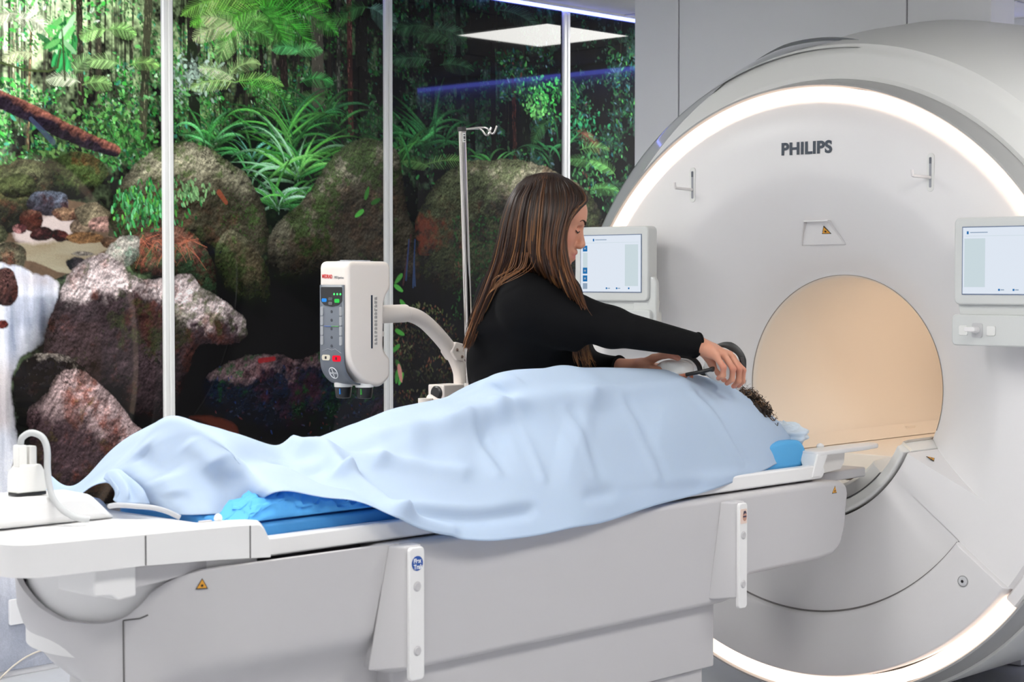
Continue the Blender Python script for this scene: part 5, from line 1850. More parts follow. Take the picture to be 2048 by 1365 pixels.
def hand(field, wrist, palm, fingers, thumb, web=None):
    """palm blob, four bent fingers and a thumb, each a chain of joints"""
    for p, q, ra, rb in palm:
        field.cone(p, q, ra, rb, k=.014)
    for f in fingers:
        rs = np.linspace(.0094, .0070, len(f))
        field.chain(f, rs, k=.005)
    field.chain(thumb, np.linspace(.0125, .0080, len(thumb)), k=.007)


fr = Field(at(1440, 730, d=5.1)-.17, at(1440, 730, d=5.1)+.17, .0021)
W = wrR
mcp = [at(1432, 713, d=5.075), at(1447, 709, d=5.098), at(1459, 711, d=5.122), at(1464, 716, d=5.146)]
fr.cone(at(1352, 682, d=5.09), W, .031, .0245, k=.02)
palm = [(W, at(1420, 702, d=5.085), .0215, .0165), (W, at(1425, 700, d=5.12), .0215, .0175)]
palm += [(at(1412, 698, d=5.09+.012*i), mcp[i], .0175, .0125) for i in range(4)]
fing = [[mcp[0], at(1447, 735, d=5.058), at(1446, 752, d=5.065), at(1437, 757, d=5.085)],
        [mcp[1], at(1466, 738, d=5.078), at(1464, 760, d=5.088), at(1454, 767, d=5.105)],
        [mcp[2], at(1478, 739, d=5.108), at(1477, 763, d=5.115), at(1467, 773, d=5.13)],
        [mcp[3], at(1486, 741, d=5.14), at(1485, 763, d=5.15), at(1477, 772, d=5.16)]]
thumb = [at(1408, 706, d=5.125), at(1424, 728, d=5.15), at(1436, 746, d=5.155), at(1448, 760, d=5.155)]
hand(fr, W, palm, fing, thumb)
V2, F2 = fr.surface()
V2 = relax(V2, F2, 1)
fl = Field(at(1300, 730, d=5.2)-.17, at(1300, 730, d=5.2)+.17, .0021)
fl.cone(at(1215, 739, d=5.24), wrL, .026, .0225, k=.02)
mcl = [at(1318, 742, d=5.15), at(1322, 740, d=5.175), at(1322, 738, d=5.20), at(1316, 735, d=5.222)]
pal = [(wrL, at(1278, 736, d=5.20), .0215, .0190), (wrL, at(1285, 727, d=5.215), .0200, .0160)]
pal += [(at(1283, 735, d=5.185+.012*i), mcl[i], .0170, .0115) for i in range(4)]
fgl = [[mcl[0], at(1338, 752, d=5.135), at(1356, 756, d=5.135), at(1371, 752, d=5.14)],
       [mcl[1], at(1344, 754, d=5.17), at(1366, 758, d=5.17), at(1382, 754, d=5.17)],
       [mcl[2], at(1344, 752, d=5.205), at(1366, 756, d=5.205), at(1380, 750, d=5.205)],
       [mcl[3], at(1336, 746, d=5.235), at(1354, 750, d=5.24), at(1366, 745, d=5.24)]]
thl = [at(1282, 728, d=5.20), at(1307, 717, d=5.175), at(1330, 710, d=5.155), at(1345, 711, d=5.145), at(1356, 717, d=5.14)]
hand(fl, wrL, pal, fgl, thl)
V3, F3 = fl.surface()
V3 = relax(V3, F3, 1)


def tint(V, tips, kn=()):
    c = np.tile(SKIN, (len(V), 1))
    for t in tips:
        m = (np.exp(-(np.linalg.norm(V-t, axis=1)/.014)**2)*.6)[:, None]
        c = c*(1-m)+SKIN_RED*m
    return c


n1 = len(V1)
parts_v += [V2, V3]
parts_c += [tint(V2, [f[-1] for f in fing]+[f[1] for f in fing]+[thumb[-1]]), tint(V3, [f[-1] for f in fgl]+[thl[-1], thl[-2]])]
parts_f += [F2+n1, F3+n1+len(V2)]
# trunk, arms and legs (under the clothes)
pel = at(1032, 860, d=5.50)
chest = at(1058, 640, d=5.14)
belly = at(1052, 735, d=5.27)
kneeR, kneeL = np.array([3.97, 3.84, .49]), np.array([4.16, 3.85, .49])
ankR, ankL = np.array([4.00, 3.97, .085]), np.array([4.19, 3.97, .085])
hipR, hipL = pel+np.array([-.06, -.02, -.04]), pel+np.array([.09, .03, -.04])
fb = Field((3.35, 2.95, 0), (4.55, 4.25, 1.62), .010)


def trunk(F, g):
    """g: how much cloth is added over the body"""
    F.cone(shR, shL, .062+g, .062+g, k=.05)
    F.ell(chest+zz*.01, (.125+g, .145+g, .17+g), k=.06)
    F.cone(chest, belly, .105+g, .110+g, k=.06)
    F.cone(belly, pel, .120+g, .140+g, k=.06)
    F.cone(shR, elR, .054+g, .045+g, k=.04)
    F.cone(elR, wrR, .041+g, .026+g*.7, k=.02)
    F.cone(shL, elL, .050+g, .042+g, k=.04)
    F.cone(elL, wrL, .040+g, .025+g*.7, k=.02)


trunk(fb, 0)
fb.cone(neckb, neckb-zz*.06, .055, .075, k=.05)
for h_, k_, a_ in ((hipR, kneeR, ankR), (hipL, kneeL, ankL)):
    fb.cone(h_, k_, .085, .058, k=.04)
    fb.cone(k_, a_, .055, .038, k=.02)
    fb.cone(a_-zz*.03, a_+np.array([.12, -.11, -.055]), .036, .026, k=.02)
V4, F4 = fb.surface()
V4 = relax(V4, F4, 1)
parts_c.append(np.tile(SKIN, (len(V4), 1)))
parts_f.append(F4+n1+len(V2)+len(V3))
parts_v.append(V4)
body = np_mesh('body', np.vstack(parts_v), np.vstack(parts_f), M_SKIN, woman, np.vstack(parts_c))

# black knitted top
ft = Field((3.35, 2.95, .80), (4.45, 4.1, 1.50), .0052)
trunk(ft, .012)
ft.cone(shR+np.array([.02, .02, -.02]), at(1120, 640, d=4.99), .070, .062, k=.06)
ft.cone(at(1022, 610, d=5.13), at(1006, 720, d=5.24), .080, .080, k=.07)      # loose cloth down the back
ft.cone(at(1006, 720, d=5.24), at(1005, 800, d=5.36), .080, .085, k=.06)
ft.cone(at(1120, 660, d=5.17), at(1130, 760, d=5.27), .075, .08, k=.07)      # loose front
ft.cone(neckb+zz*.012, neckb-zz*.05, .060, .085, k=.04)
# stretch folds
for p, q, r_, dd in (((1060, 690), (985, 770), .020, 4.99+.02), ((1050, 655), (970, 640), .014, 5.02)):
    pass
for p, q, d1, d2, rr in (((1075, 668), (960, 782), 5.01, 5.19, .016), ((1100, 690), (1010, 770), 5.03, 5.13, .013), ((1048, 640), (960, 655), 4.985, 5.07, .012), ((1150, 692), (1095, 662), 4.985, 4.965, .010)):
    ft.cone(at(*p, d=d1), at(*q, d=d2), rr, rr, k=.045, cut=False)
dw = wrR-elR
dw /= np.linalg.norm(dw)
cuffR = wrR-dw*.002
# cut the sleeves square at the cuffs
for cp, dr_ in ((wrR, dw), (wrL, (wrL-elL)/np.linalg.norm(wrL-elL))):
    w = ft._win(cp-.09, cp+.09, 0)
    sl, X, Y, Z = w
    pl = ((X-cp[0])*dr_[0]+(Y-cp[1])*dr_[1]+(Z-cp[2])*dr_[2])
    nr = (X-cp[0])**2+(Y-cp[1])**2+(Z-cp[2])**2 < .0064
    ft.D[sl] = np.where(nr, np.maximum(ft.D[sl], pl-.002), ft.D[sl])
ft.cone(neckb+zz*.06, neckb-zz*.03, .053, .053, k=.01, cut=True)
V5, F5 = ft.surface()
V5 = relax(V5, F5, 2)
top_ = np_mesh('top', V5, F5, M_KNIT, woman, label='black fine-knit long-sleeved top')
# sleeve ribbing at the cuffs, and the armhole seam
for cp, dr_, r0 in ((wrR, dw, .0345), (wrL, (wrL-elL)/np.linalg.norm(wrL-elL), .0335)):
    u_ = np.cross(dr_, zz)
    u_ /= np.linalg.norm(u_)
    v_ = np.cross(dr_, u_)
    MB().tube([cp-dr_*.002+r0*(u_*math.cos(t)+v_*math.sin(t)) for t in np.linspace(0, 2*math.pi, 33)], .0032, 8, caps=False).build('cuff', M_KNIT, top_, smooth=180)
# trousers and shoes
fj = Field((3.45, 3.3, 0.02), (4.55, 4.25, 1.12), .010)
fj.cone(belly*.3+pel*.7, pel, .138, .150, k=.05)
for h_, k_, a_ in ((hipR, kneeR, ankR), (hipL, kneeL, ankL)):
    fj.cone(h_, k_, .098, .072, k=.04)
    fj.cone(k_, a_+zz*.02, .070, .060, k=.02)
V6, F6 = fj.surface()
np_mesh('trousers', V6, F6, M_TROUSER, woman)
for a_ in (ankR, ankL):
    fs_ = Field(a_-.2, a_+.22, .006)
    fs_.cone(a_-zz*.035, a_+np.array([.12, -.11, -.045]), .046, .038, k=.02)
    fs_.plane_cut((0, 0, .003), (0, 0, -1))
    V7, F7 = fs_.surface()
    np_mesh('shoe', V7, F7, M_SHOE, woman)
# brow, lashes, earring
M_BROW = mat('brow_dark', (66, 44, 36), .8)
M_LASH = mat('lash_black', (18, 14, 14), .7)


def on_face(l, u, lift=0.0):
    """the point of the face surface straight ahead of (l, u)"""
    f = .14
    while f > .0:
        i = np.round((hp(f, l, u)-fd.lo)/fd.res).astype(int)
        if fd.D[tuple(i)] < .0006:
            break
        f -= .0005
    return hp(f+lift, l, u)


for s in (-1, 1):
    MB().tube(spline([on_face(s*l, u, .0008) for l, u in ((.010, .024), (.022, .030), (.034, .0325), (.046, .027))], 14), np.interp(np.linspace(0, 1, 14), [0, .4, 1], [.0030, .0034, .0012]), 8, flat=.6).build('eyebrow', M_BROW, body)
    MB().tube(spline([on_face(s*l, u, .0016) for l, u in ((.017, .001), (.026, -.0035), (.036, -.003), (.045, .001))], 14), np.interp(np.linspace(0, 1, 14), [0, .5, 1], [.0012, .0020, .0012]), 8).build('eyelashes', M_LASH, body)
    MB().tube(spline([on_face(s*l, u, .0002) for l, u in ((.018, .010), (.028, .0125), (.042, .010))], 10), .0008, 6).build('eyelid_crease', mat('lid_brown', (150, 98, 80), .7), body)
fe = at(1168, 728, d=5.02)
ec = hp(-.012, -.080, -.040)
MB().lathe([(0, .003), (.003, .0015), (.003, -.0015), (0, -.003)], ec, (0, 0, 1), 10).build('earring', mat('gold', (212, 168, 92), .25, metal=1), body)

# ---- long straight hair with lighter strands
M_HAIR = mat_attr('hair_brown', rough=.42, spec=.3, attr='Strand')
hv, hf, hc = [], [], []
rh = np.random.default_rng(17)


def strand(pts, r, colour, seg=5):
    m = MB().tube(pts, r, seg, caps=False, flat=.6)
    n0 = sum(len(x) for x in hv)
    hv.append(np.array(m.v))
    hf.append(np.array(m.f)+n0)
    t = np.repeat(np.linspace(0, 1, len(pts))**1.4, seg)[:, None]
    hc.append(np.array(colour[0])*(1-t)+np.array(colour[1])*t)


# guides on our side, from the face edge to the back; (px, py, distance)
GUIDE = [
    [(1120, 349, 5.035), (1155, 373, 4.975), (1174, 398, 4.955), (1158, 416, 4.925), (1137, 443, 4.905), (1129, 485, 4.90), (1138, 535, 4.895), (1156, 575, 4.90), (1171, 616, 4.91)],
    [(1112, 347, 5.035), (1143, 370, 4.955), (1153, 400, 4.93), (1130, 440, 4.902), (1124, 490, 4.888), (1132, 540, 4.885), (1147, 580, 4.895), (1158, 606, 4.93), (1168, 628, 4.97)],
    [(1106, 346, 5.035), (1130, 373, 4.94), (1136, 412, 4.905), (1126, 455, 4.89), (1120, 505, 4.882), (1126, 545, 4.885), (1138, 580, 4.91), (1149, 603, 4.96), (1158, 622, 5.00)],
    [(1102, 346, 5.035), (1112, 377, 4.93), (1112, 420, 4.895), (1105, 465, 4.885), (1102, 510, 4.880), (1110, 545, 4.892), (1122, 572, 4.935), (1134, 595, 4.985), (1143, 612, 5.02)],
    [(1098, 346, 5.035), (1092, 380, 4.925), (1088, 425, 4.892), (1084, 470, 4.885), (1082, 508, 4.882), (1090, 538, 4.905), (1104, 565, 4.96), (1117, 588, 5.00), (1128, 604, 5.03)],
    [(1095, 346, 5.035), (1072, 383, 4.925), (1063, 430, 4.895), (1060, 470, 4.89), (1060, 505, 4.90), (1068, 532, 4.935), (1084, 556, 4.99), (1100, 575, 5.02), (1112, 590, 5.04)],
    [(1092, 346, 5.035), (1055, 384, 4.93), (1042, 430, 4.905), (1037, 472, 4.91), (1030, 508, 4.94), (1016, 545, 4.985), (996, 585, 5.03), (978, 620, 5.06), (962, 655, 5.09)],
    [(1089, 346, 5.035), (1042, 384, 4.94), (1026, 430, 4.92), (1018, 478, 4.92), (1008, 522, 4.96), (990, 568, 5.00), (968, 618, 5.04), (951, 660, 5.07), (938, 694, 5.09)],
    [(1087, 347, 5.035), (1034, 382, 4.96), (1014, 430, 4.95), (1003, 478, 4.955), (992, 525, 4.97), (974, 575, 5.00), (955, 625, 5.04), (940, 665, 5.07), (931, 697, 5.09)],
    [(1087, 347, 5.035), (1030, 382, 5.00), (1008, 430, 5.00), (998, 478, 5.00), (986, 525, 5.02), (966, 578, 5.05), (948, 630, 5.08), (935, 668, 5.11), (929, 690, 5.12)],
    [(1090, 347, 5.035), (1034, 384, 5.04), (1010, 430, 5.06), (1000, 478, 5.06), (988, 525, 5.07), (972, 580, 5.09), (955, 630, 5.12), (944, 665, 5.14), (938, 680, 5.15)],
]
GC = np.array([spline([at(x, y, d=d) for x, y, d in g], 26) for g in GUIDE])
# keep the strands clear of the skull
EC, ER = hp(-.012, 0, .038), np.array([.094, .073, .086])+.007


def clear(P):
    q = np.stack([(P-EC)@HF, (P-EC)@HL, (P-EC)@HU], 1)
    n = np.sqrt(((q/ER)**2).sum(1))
    s = np.where(n < 1, 1/np.maximum(n, .3), 1)[:, None]
    q = q*s
    return EC+q[:, :1]*HF+q[:, 1:2]*HL+q[:, 2:3]*HU


DARK, MID, LIGHT, GOLD = L3((30, 19, 15)), L3((58, 36, 25)), L3((112, 70, 42)), L3((166, 114, 70))
for layer in range(3):
    ns = (230, 230, 330)[layer]
    for i in range(ns):
        g = rh.uniform(0, len(GUIDE)-1.001)
        if layer == 2 and 4.6 < g < 6.0 and rh.random() < .55:
            continue
        k = int(g)
        t = g-k
        P = GC[k]*(1-t)+GC[k+1]*t
        off = -FW*(.0035*layer)+rh.normal(0, .0016, 3)
        w = np.linspace(0, 1, 26)[:, None]
        wav = rh.normal(0, .0045, 3)[None, :]*np.sin(w*math.pi*rh.uniform(1, 2.2)+rh.uniform(0, 6))*w
        P = clear(P+off*np.minimum(1, w*4+.2)+wav)
        last = int(rh.integers(22, 27)) if layer else 26
        P = P[:last]
        hi = rh.random()
        c0 = DARK*rh.uniform(.7, 1.3)
        c1 = (GOLD if hi > .86 else LIGHT if hi > .55 else MID)*rh.uniform(.7, 1.2)
        if hi > .90:
            c0 = MID
        r = rh.uniform(.0014, .0034)
        rs = r*np.interp(np.linspace(0, 1, len(P)), [0, .12, .75, 1], [.35, 1, 1, .25])
        strand(P, rs, (c0, c1))
# front tips hanging past the arm, hair on the far side
for i in range(40):
    x0 = rh.uniform(1140, 1172)
    e = rh.uniform(0, 1)
    P = spline([at(x0, 640, d=5.02), at(x0+4, 680, d=5.035), at(x0+12*e+4, 715, d=5.05), at(x0+20*e+6, 722+rh.uniform(0, 16), d=5.06)], 14)
    strand(P, .0022*np.interp(np.linspace(0, 1, 14), [0, .7, 1], [1, .8, .2]), (MID*rh.uniform(.7, 1.2), (GOLD if rh.random() > .6 else LIGHT)*rh.uniform(.8, 1.1)))
for i in range(150):
    g = rh.uniform(0, 1)
    fx = .075-.16*g
    P = spline([hp(.02-.03*g, 0, .128), hp(fx*.9, .050, .105), hp(fx, .082, .03), hp(fx-.012, .086, -.06), hp(fx*.9, .090, -.15), hp(fx*.6-.02, .10, -.22)], 16)
    strand(P, .004, (DARK, MID))
for i in range(13):                                         # loose strands over the shoulder
    x0, e = rh.uniform(1030, 1075), rh.uniform(0, 1)
    P = spline([at(x0, 505, d=4.895), at(x0-8, 535, d=4.89), at(x0-40-10*e, 555+8*e, d=4.885), at(990-10*e, 572+14*e, d=4.93), at(976-6*e, 590+10*e, d=4.955)], 14)
    strand(P, .0009, (LIGHT*.8, GOLD*rh.uniform(.6, 1.1)))
for i in range(7):                                          # fly-away wisps by the face
    P = spline([at(1150, 560, d=4.89), at(1160+i, 590, d=4.895), at(1166+1.5*i, 606+2*i, d=4.90), at(1172+2*i, 614+3*i, d=4.905)], 10)
    strand(P, .0006, (MID, LIGHT))
np_h = np_mesh('hair', np.vstack(hv), np.vstack(hf), M_HAIR, woman, np.vstack(hc), 'Strand', label='long straight brown hair with caramel highlights')
# under layer that closes the hair over the skull and nape
fh = Field(HC-np.array([.22, .22, .30]), HC+np.array([.22, .22, .2]), .005)
fh.ell(EC, (.0965, .0755, .0885), AX, k=.01)
fh.cone(hp(-.045, 0, .0), hp(-.055, 0, -.12), .058, .045, k=.04)
fh.cone(hp(-.02, -.06, .0), hp(-.005, -.066, -.10), .030, .030, k=.03)
fh.cone(hp(-.02, .06, .0), hp(-.005, .066, -.10), .030, .030, k=.03)
fh.ell(hp(.095, 0, -.035), (.062, .078, .105), AX, k=.012, cut=True)
V8, F8 = fh.surface()
V8 = relax(V8, F8, 2)
np_mesh('hair_base', V8, F8, mat('hair_under', (22, 15, 12), .8, spec=.05), np_h)

# ------------------------------------------------------------- the patient
patient = root('person', (3.6, 3.28, .865), 'patient lying on the scanner table under the pale blue sheet, only dark curly hair showing', 'person')
PC = at(1468, 858, d=5.36)
fp = Field((2.28, 2.98, .862), (4.62, 3.56, 1.16), .010)
fp.ell(PC, (.105, .075, .085), k=.02)
fp.ell(PC+np.array([-.05, 0, .04]), (.07, .06, .05), k=.03)
fp.cone(PC+np.array([-.05, .01, -.02]), (4.15, 3.26, .955), .052, .06, k=.03)
fp.ell((4.00, 3.30, .965), (.20, .150, .085), k=.06)
fp.cone((4.08, 3.18, .955), (4.08, 3.42, .955), .055, .055, k=.05)
fp.ell((3.72, 3.31, .965), (.22, .13, .09), k=.06)
fp.ell((3.45, 3.32, .955), (.16, .14, .085), k=.06)
for s in (-1, 1):
    fp.cone((3.42, 3.32+s*.065, .94), (2.98, 3.325+s*.055, .915), .062, .044, k=.04)
    fp.cone((2.98, 3.325+s*.055, .915), (2.58, 3.35+s*.055, .905), .043, .034, k=.03)
    fp.cone((2.55, 3.37+s*.055, .905), (2.49, 3.38+s*.05, .985), .034, .024, k=.03)
    fp.cone((4.06, 3.30+s*.13, .945), (3.78, 3.32+s*.15, .915), .042, .036, k=.03)
    fp.cone((3.78, 3.32+s*.15, .915), (3.54, 3.33+s*.13, .915), .034, .025, k=.02)
    fp.cone((3.54, 3.33+s*.13, .915), (3.44, 3.34+s*.115, .92), .025, .017, k=.02)
V9, F9 = fp.surface()
V9 = relax(V9, F9, 1)
pb_ = np_mesh('body', V9, F9, M_SKIN, patient, np.tile(SKIN, (len(V9), 1)))
# curls
hv, hf, hc = [], [], []
rc = np.random.default_rng(23)
for i in range(1100):
    a, b = rc.uniform(0, 2*math.pi), rc.uniform(-.2, 1.3)
    n = np.array([math.cos(a)*math.cos(b), math.sin(a)*math.cos(b), math.sin(b)])
    if n[0] < -.3 or n[1] < -.85 or (n[1] < -.5 and n[0] < .1):
        continue
    base = PC+n*np.array([.112, .095, .10])
    d = n+rc.normal(0, .35, 3)
    d /= np.linalg.norm(d)
    u_ = np.cross(d, (0.3, .2, 1))
    u_ /= np.linalg.norm(u_)
    v_ = np.cross(d, u_)
    L, R, tw = rc.uniform(.006, .034), rc.uniform(.0035, .0075), rc.uniform(2.5, 5)*math.pi
    tt = np.linspace(0, 1, 24)
    P = [base+d*L*t+R*(u_*math.cos(tw*t+a*3)+v_*math.sin(tw*t+a*3)) for t in tt]
    c = [L3((30, 22, 20)), L3((52, 36, 28)), L3((92, 66, 46)), L3((128, 98, 70))][rc.choice(4, p=[.36, .34, .2, .1])]
    strand(P, rc.uniform(.0008, .0016), (c*.7, c), 4)
for i in range(70):                                          # frizz
    a, b = rc.uniform(-.4, 1.4), rc.uniform(.2, 1.4)
    n = np.array([math.cos(a)*math.cos(b), math.sin(a)*math.cos(b), math.sin(b)])
    base = PC+n*np.array([.125, .11, .115])
    P = [base+n*.03*t+.012*np.array([math.sin(5*t+i), math.cos(4*t+i), math.sin(3*t+2*i)])*t for t in np.linspace(0, 1, 12)]
    strand(P, .0004, (DARK, MID), 4)
ch = np_mesh('curly_hair', np.vstack(hv), np.vstack(hf), M_HAIR, patient, np.vstack(hc), 'Strand', label='dark brown curly hair')
fq = Field(PC-.2, PC+.2, .006)
fq.ell(PC+np.array([.008, 0, .006]), (.115, .098, .098), k=.02)
fq.ell(PC+np.array([-.10, 0, .05]), (.09, .085, .09), k=.02, cut=True)
V10, F10 = fq.surface()
nz = np.sin(V10*190).prod(1)[:, None]*.004
V10 = V10+(V10-PC)/np.linalg.norm(V10-PC, axis=1)[:, None]*nz
np_mesh('hair_base', V10, F10, mat('curl_under', (28, 20, 17), .7), ch)

# ------------------------------------------------------------- headphones
M_TISSUE = mat('cover_white', (226, 226, 224), .6, spec=.3, bump=.5, bscale=60)
phones = root('headphones', at(1400, 735, d=5.17), 'black headphones with white paper covers on both ear cups, held over the patient', 'headphones')


def lumpy(c, ax, r, seed, amp=.06):
    rows_ = []
    for a in np.linspace(0, math.pi, 26):
        row = []
        for b in np.linspace(0, 2*math.pi, 41):
            k_ = 1+amp*math.sin(7*b+seed+2*math.sin(3*a))*math.sin(a)+amp*.5*math.sin(13*b-5*a+seed)
            q_ = [math.sin(a)*math.cos(b), math.sin(a)*math.sin(b), math.cos(a)]
            q_ = [math.copysign(abs(v_)**.75, v_) for v_ in q_]
            row.append(c+sum(np.asarray(ax[i])*r[i]*q_[i]*k_ for i in range(3)))
        rows_.append(row)
    return MB().grid(rows_)


# left cup lies flat in her left hand; its shell curves over the far right side
cl_, rl_ = at(1352, 738, d=5.165), (.052, .030, .026)
axl = [RT, np.array([FW[0], FW[1], 0]), zz]
cupL = lumpy(cl_, axl, rl_, 1.0, .035).build('ear_cup_cover', M_TISSUE, phones, smooth=180)
MB().tube(spline([at(1350, 715, d=5.19), at(1368, 714, d=5.185), at(1385, 720, d=5.18), at(1396, 732, d=5.175), at(1400, 748, d=5.17)], 24), [.0062]*24, 10, flat=1.6).build('ear_cup', M_BLK, phones)
MB().tube(spline([at(1362, 719, d=5.16), at(1378, 722, d=5.155), at(1390, 733, d=5.15), at(1394, 748, d=5.15)], 20), .0035, 8).build('trim', mat('cup_trim_white', (225, 225, 225), .4), phones)
MB().prism(rrect(0, 0, 1, 1, .1), 0, 1) and None
m = MB()
pq = at(1403, 744, d=5.17)
m.box(pq-.006, pq+.006)
m.build('hinge', M_BLK, phones, bevel=.002)
# right cup upright under her right hand
cr_, rr_ = at(1443, 731, d=5.175), (.047, .032, .048)
axr = [RT*.88-zz*.47, np.array([FW[0], FW[1], 0]), RT*.47+zz*.88]
cupR = lumpy(cr_, axr, rr_, 4.0, .03).build('ear_cup_cover', M_TISSUE, phones, smooth=180)
arc = spline([at(1432, 694, d=5.185), at(1450, 693, d=5.18), at(1466, 699, d=5.175), at(1478, 713, d=5.17), at(1484, 732, d=5.168), at(1486, 750, d=5.17)], 28)
MB().tube(arc, np.interp(np.linspace(0, 1, 28), [0, .3, .7, 1], [.003, .0075, .0075, .003]), 10, flat=2.2).build('ear_cup', M_BLK, phones)
pt_ = at(1485, 724, d=5.165)
m = MB()
for s0, s1 in ((-.5, .5),):
    a_, b_ = RT*.0052, (zz*.97-RT*.2)*.0135
    c_ = np.array([FW[0], FW[1], 0])*.008
    vs_ = [pt_+i*a_+j*b_+k_*c_ for k_ in (-1, 1) for i, j in ((-1, -1), (1, -1), (1, 1), (-1, 1))]
    m.add(vs_, [(0, 1, 2, 3), (7, 6, 5, 4), (0, 4, 5, 1), (1, 5, 6, 2), (2, 6, 7, 3), (3, 7, 4, 0)])
m.build('tab', mat('tab_dark', (56, 54, 54), .5), phones, bevel=.001)
# band joining the cups behind, and the boom arm
MB().tube(spline([at(1398, 744, d=5.185), at(1408, 748, d=5.20), at(1420, 745, d=5.22), at(1434, 735, d=5.215)], 20), .006, 10).build('headband', M_BLK, phones)
bm = MB()
bp_ = spline([at(1372, 750, d=5.125), at(1398, 745, d=5.11), at(1424, 739, d=5.10), at(1427, 739, d=5.098)], 14)
bm.tube(bp_, [.0055]*11+[.0075]*3, 12)
bm.build('boom', M_BLK, phones)
# ============================================== contrast injector and drip pole
M_INJ = mat('injector_warm_white', (226, 217, 210), .4, spec=.4, noise=.008, nscale=6)
M_PANEL = mat('injector_grey', (92, 98, 108), .4)
M_DARKP = mat('injector_screen', (14, 16, 20), .2)
M_KEY = mat('key_grey', (150, 152, 156), .4)
inj = root('injector', (3.745, 3.867, 0), 'white contrast injector head with grey keypad on a curved arm beside the woman', 'injector')
IX, IY = 3.375, 3.795                         # front face and near side of the head
DY, DX = .120, .165
HZ0, HZ1 = 1.075, 1.432


def sideprof(inset=0.0):
    return round_poly([(IX, HZ1), (IX+DX, HZ1), (IX+DX+.003, HZ1-.075), (IX+DX-.022, HZ1-.105), (IX+DX-.026, HZ1-.25), (IX+DX+.0, HZ1-.275), (IX+DX+.0, HZ0+.030), (IX+DX-.035, HZ0), (IX+.062, HZ0+.012), (IX+.0, HZ0+.072)],
                      [.022, .022, .012, .02, .02, .012, .01, .02, .05, .08], 7)


MB().prism(sideprof(), IY, IY+DY, 'Y').build('housing', M_INJ, inj, smooth=30, bevel=.013, segs=5)
housing = [o for o in inj.children][-1]
# keypad strip wraps down the front and under the chin
pf = [(IX-.0022, HZ1-.066), (IX-.0022, HZ0+.078), (IX+.003, HZ0+.054), (IX+.016, HZ0+.034), (IX+.038, HZ0+.017), (IX+.058, HZ0+.012)]
pf = spline(pf[1:], 22).tolist()
strip = [(IX-.0022, HZ1-.066)]+[tuple(p) for p in pf]
mb = MB()
mb.grid([[(x-.0012, y, z) for (x, z) in strip] for y in np.linspace(IY+.010, IY+DY-.010, 8)])
kp = mb.build('keypad', M_PANEL, inj, smooth=60, label='dark grey control panel')
so = kp.modifiers.new('thickness', 'SOLIDIFY')
so.thickness = .004
so.offset = 0


def fy(t):
    """across the panel: 0 at its far (left) edge, 1 at the near edge"""
    return IY+DY-.010-t*(DY-.020)


XF = IX-.0056


def key(t0, t1, z0, z1, m, name, lab=None, parent=kp, d=.0025, r=.004):
    return MB().prism(rrect(fy(t1), z0, fy(t0), z1, min(r, (z1-z0)*.45, (fy(t0)-fy(t1))*.45)), XF-d, XF+.002, 'X').build(name, m, parent, smooth=30, bevel=.0006, segs=1, label=lab)


zt = HZ1-.066
scr = MB().prism(round_poly([(fy(.05), zt-.006), (fy(.95), zt-.006), (fy(.95), zt-.046), (fy(.80), zt-.057), (fy(.5), zt-.061), (fy(.2), zt-.057), (fy(.05), zt-.046)], .004), XF-.0008, XF+.002, 'X').build('screen', M_DARKP, kp, smooth=20)
M_GLED = emission('led_green', (.05, 1.0, .12), 1.8)
for t in (.62, .75, .88):
    MB().lathe([(0, .0015), (.0026, .001), (.0030, 0)], (XF-.0006, fy(t), zt-.026), (-1, 0, 0), 12).build('indicator', M_GLED, scr, label='lit green indicator')
key(.10, .30, zt-.048, zt-.038, emission('key_blue', (.04, .28, .80), .7), 'button', 'blue key')
key(.38, .56, zt-.044, zt-.035, mat('key_dark', (70, 74, 80), .4), 'button')
key(.38, .56, zt-.056, zt-.047, mat('key_dark2', (84, 86, 90), .4), 'button')
key(.64, .84, zt-.050, zt-.039, emission('key_green', (.05, .62, .10), .7), 'button', 'green key')
for k in range(4):
    z1 = zt-.060-k*.0275
    key(.045, .155, z1-.0262, z1-.001, M_KEY, 'rocker_key')
    key(.835, .945, z1-.0262, z1-.001, M_KEY, 'rocker_key')
for k in range(5):
    MB().lathe([(.0034, .0002), (.0044, .0005), (.0044, -.001)], (XF, fy(.5), zt-.075-k*.024), (-1, 0, 0), 14).build('dial_mark', mat('mark_grey', (58, 62, 70), .5), kp, smooth=0)
key(.20, .50, zt-.1165, zt-.1152, mat('line_blue', (60, 110, 200), .4), 'line_mark', r=.0004)
key(.50, .80, zt-.1165, zt-.1152, mat('line_green', (80, 190, 70), .4), 'line_mark', r=.0004)
m = MB()
m.tube([(XF-.0005, fy(.10), zt-.186), (XF-.0005, fy(.34), zt-.179), (XF-.0005, fy(.5), zt-.182), (XF-.0005, fy(.66), zt-.179), (XF-.0005, fy(.90), zt-.190)], .0007, 5)
m.build('line_mark', mat('line_pale', (150, 152, 158), .4), kp, smooth=0)
kb = key(.10, .44, zt-.212, zt-.196, mat('key_beige', (206, 198, 180), .4), 'button', 'beige oval key', r=.007)
key(.23, .31, zt-.208, zt-.200, M_BLK, 'key_symbol', None, kb, .0032, .002)
kb = key(.54, .88, zt-.214, zt-.197, emission('key_red', (.82, .015, .04), .7), 'button', 'red stop key', r=.006)
key(.68, .74, zt-.210, zt-.201, M_BLK, 'key_symbol', None, kb, .0032, .002)
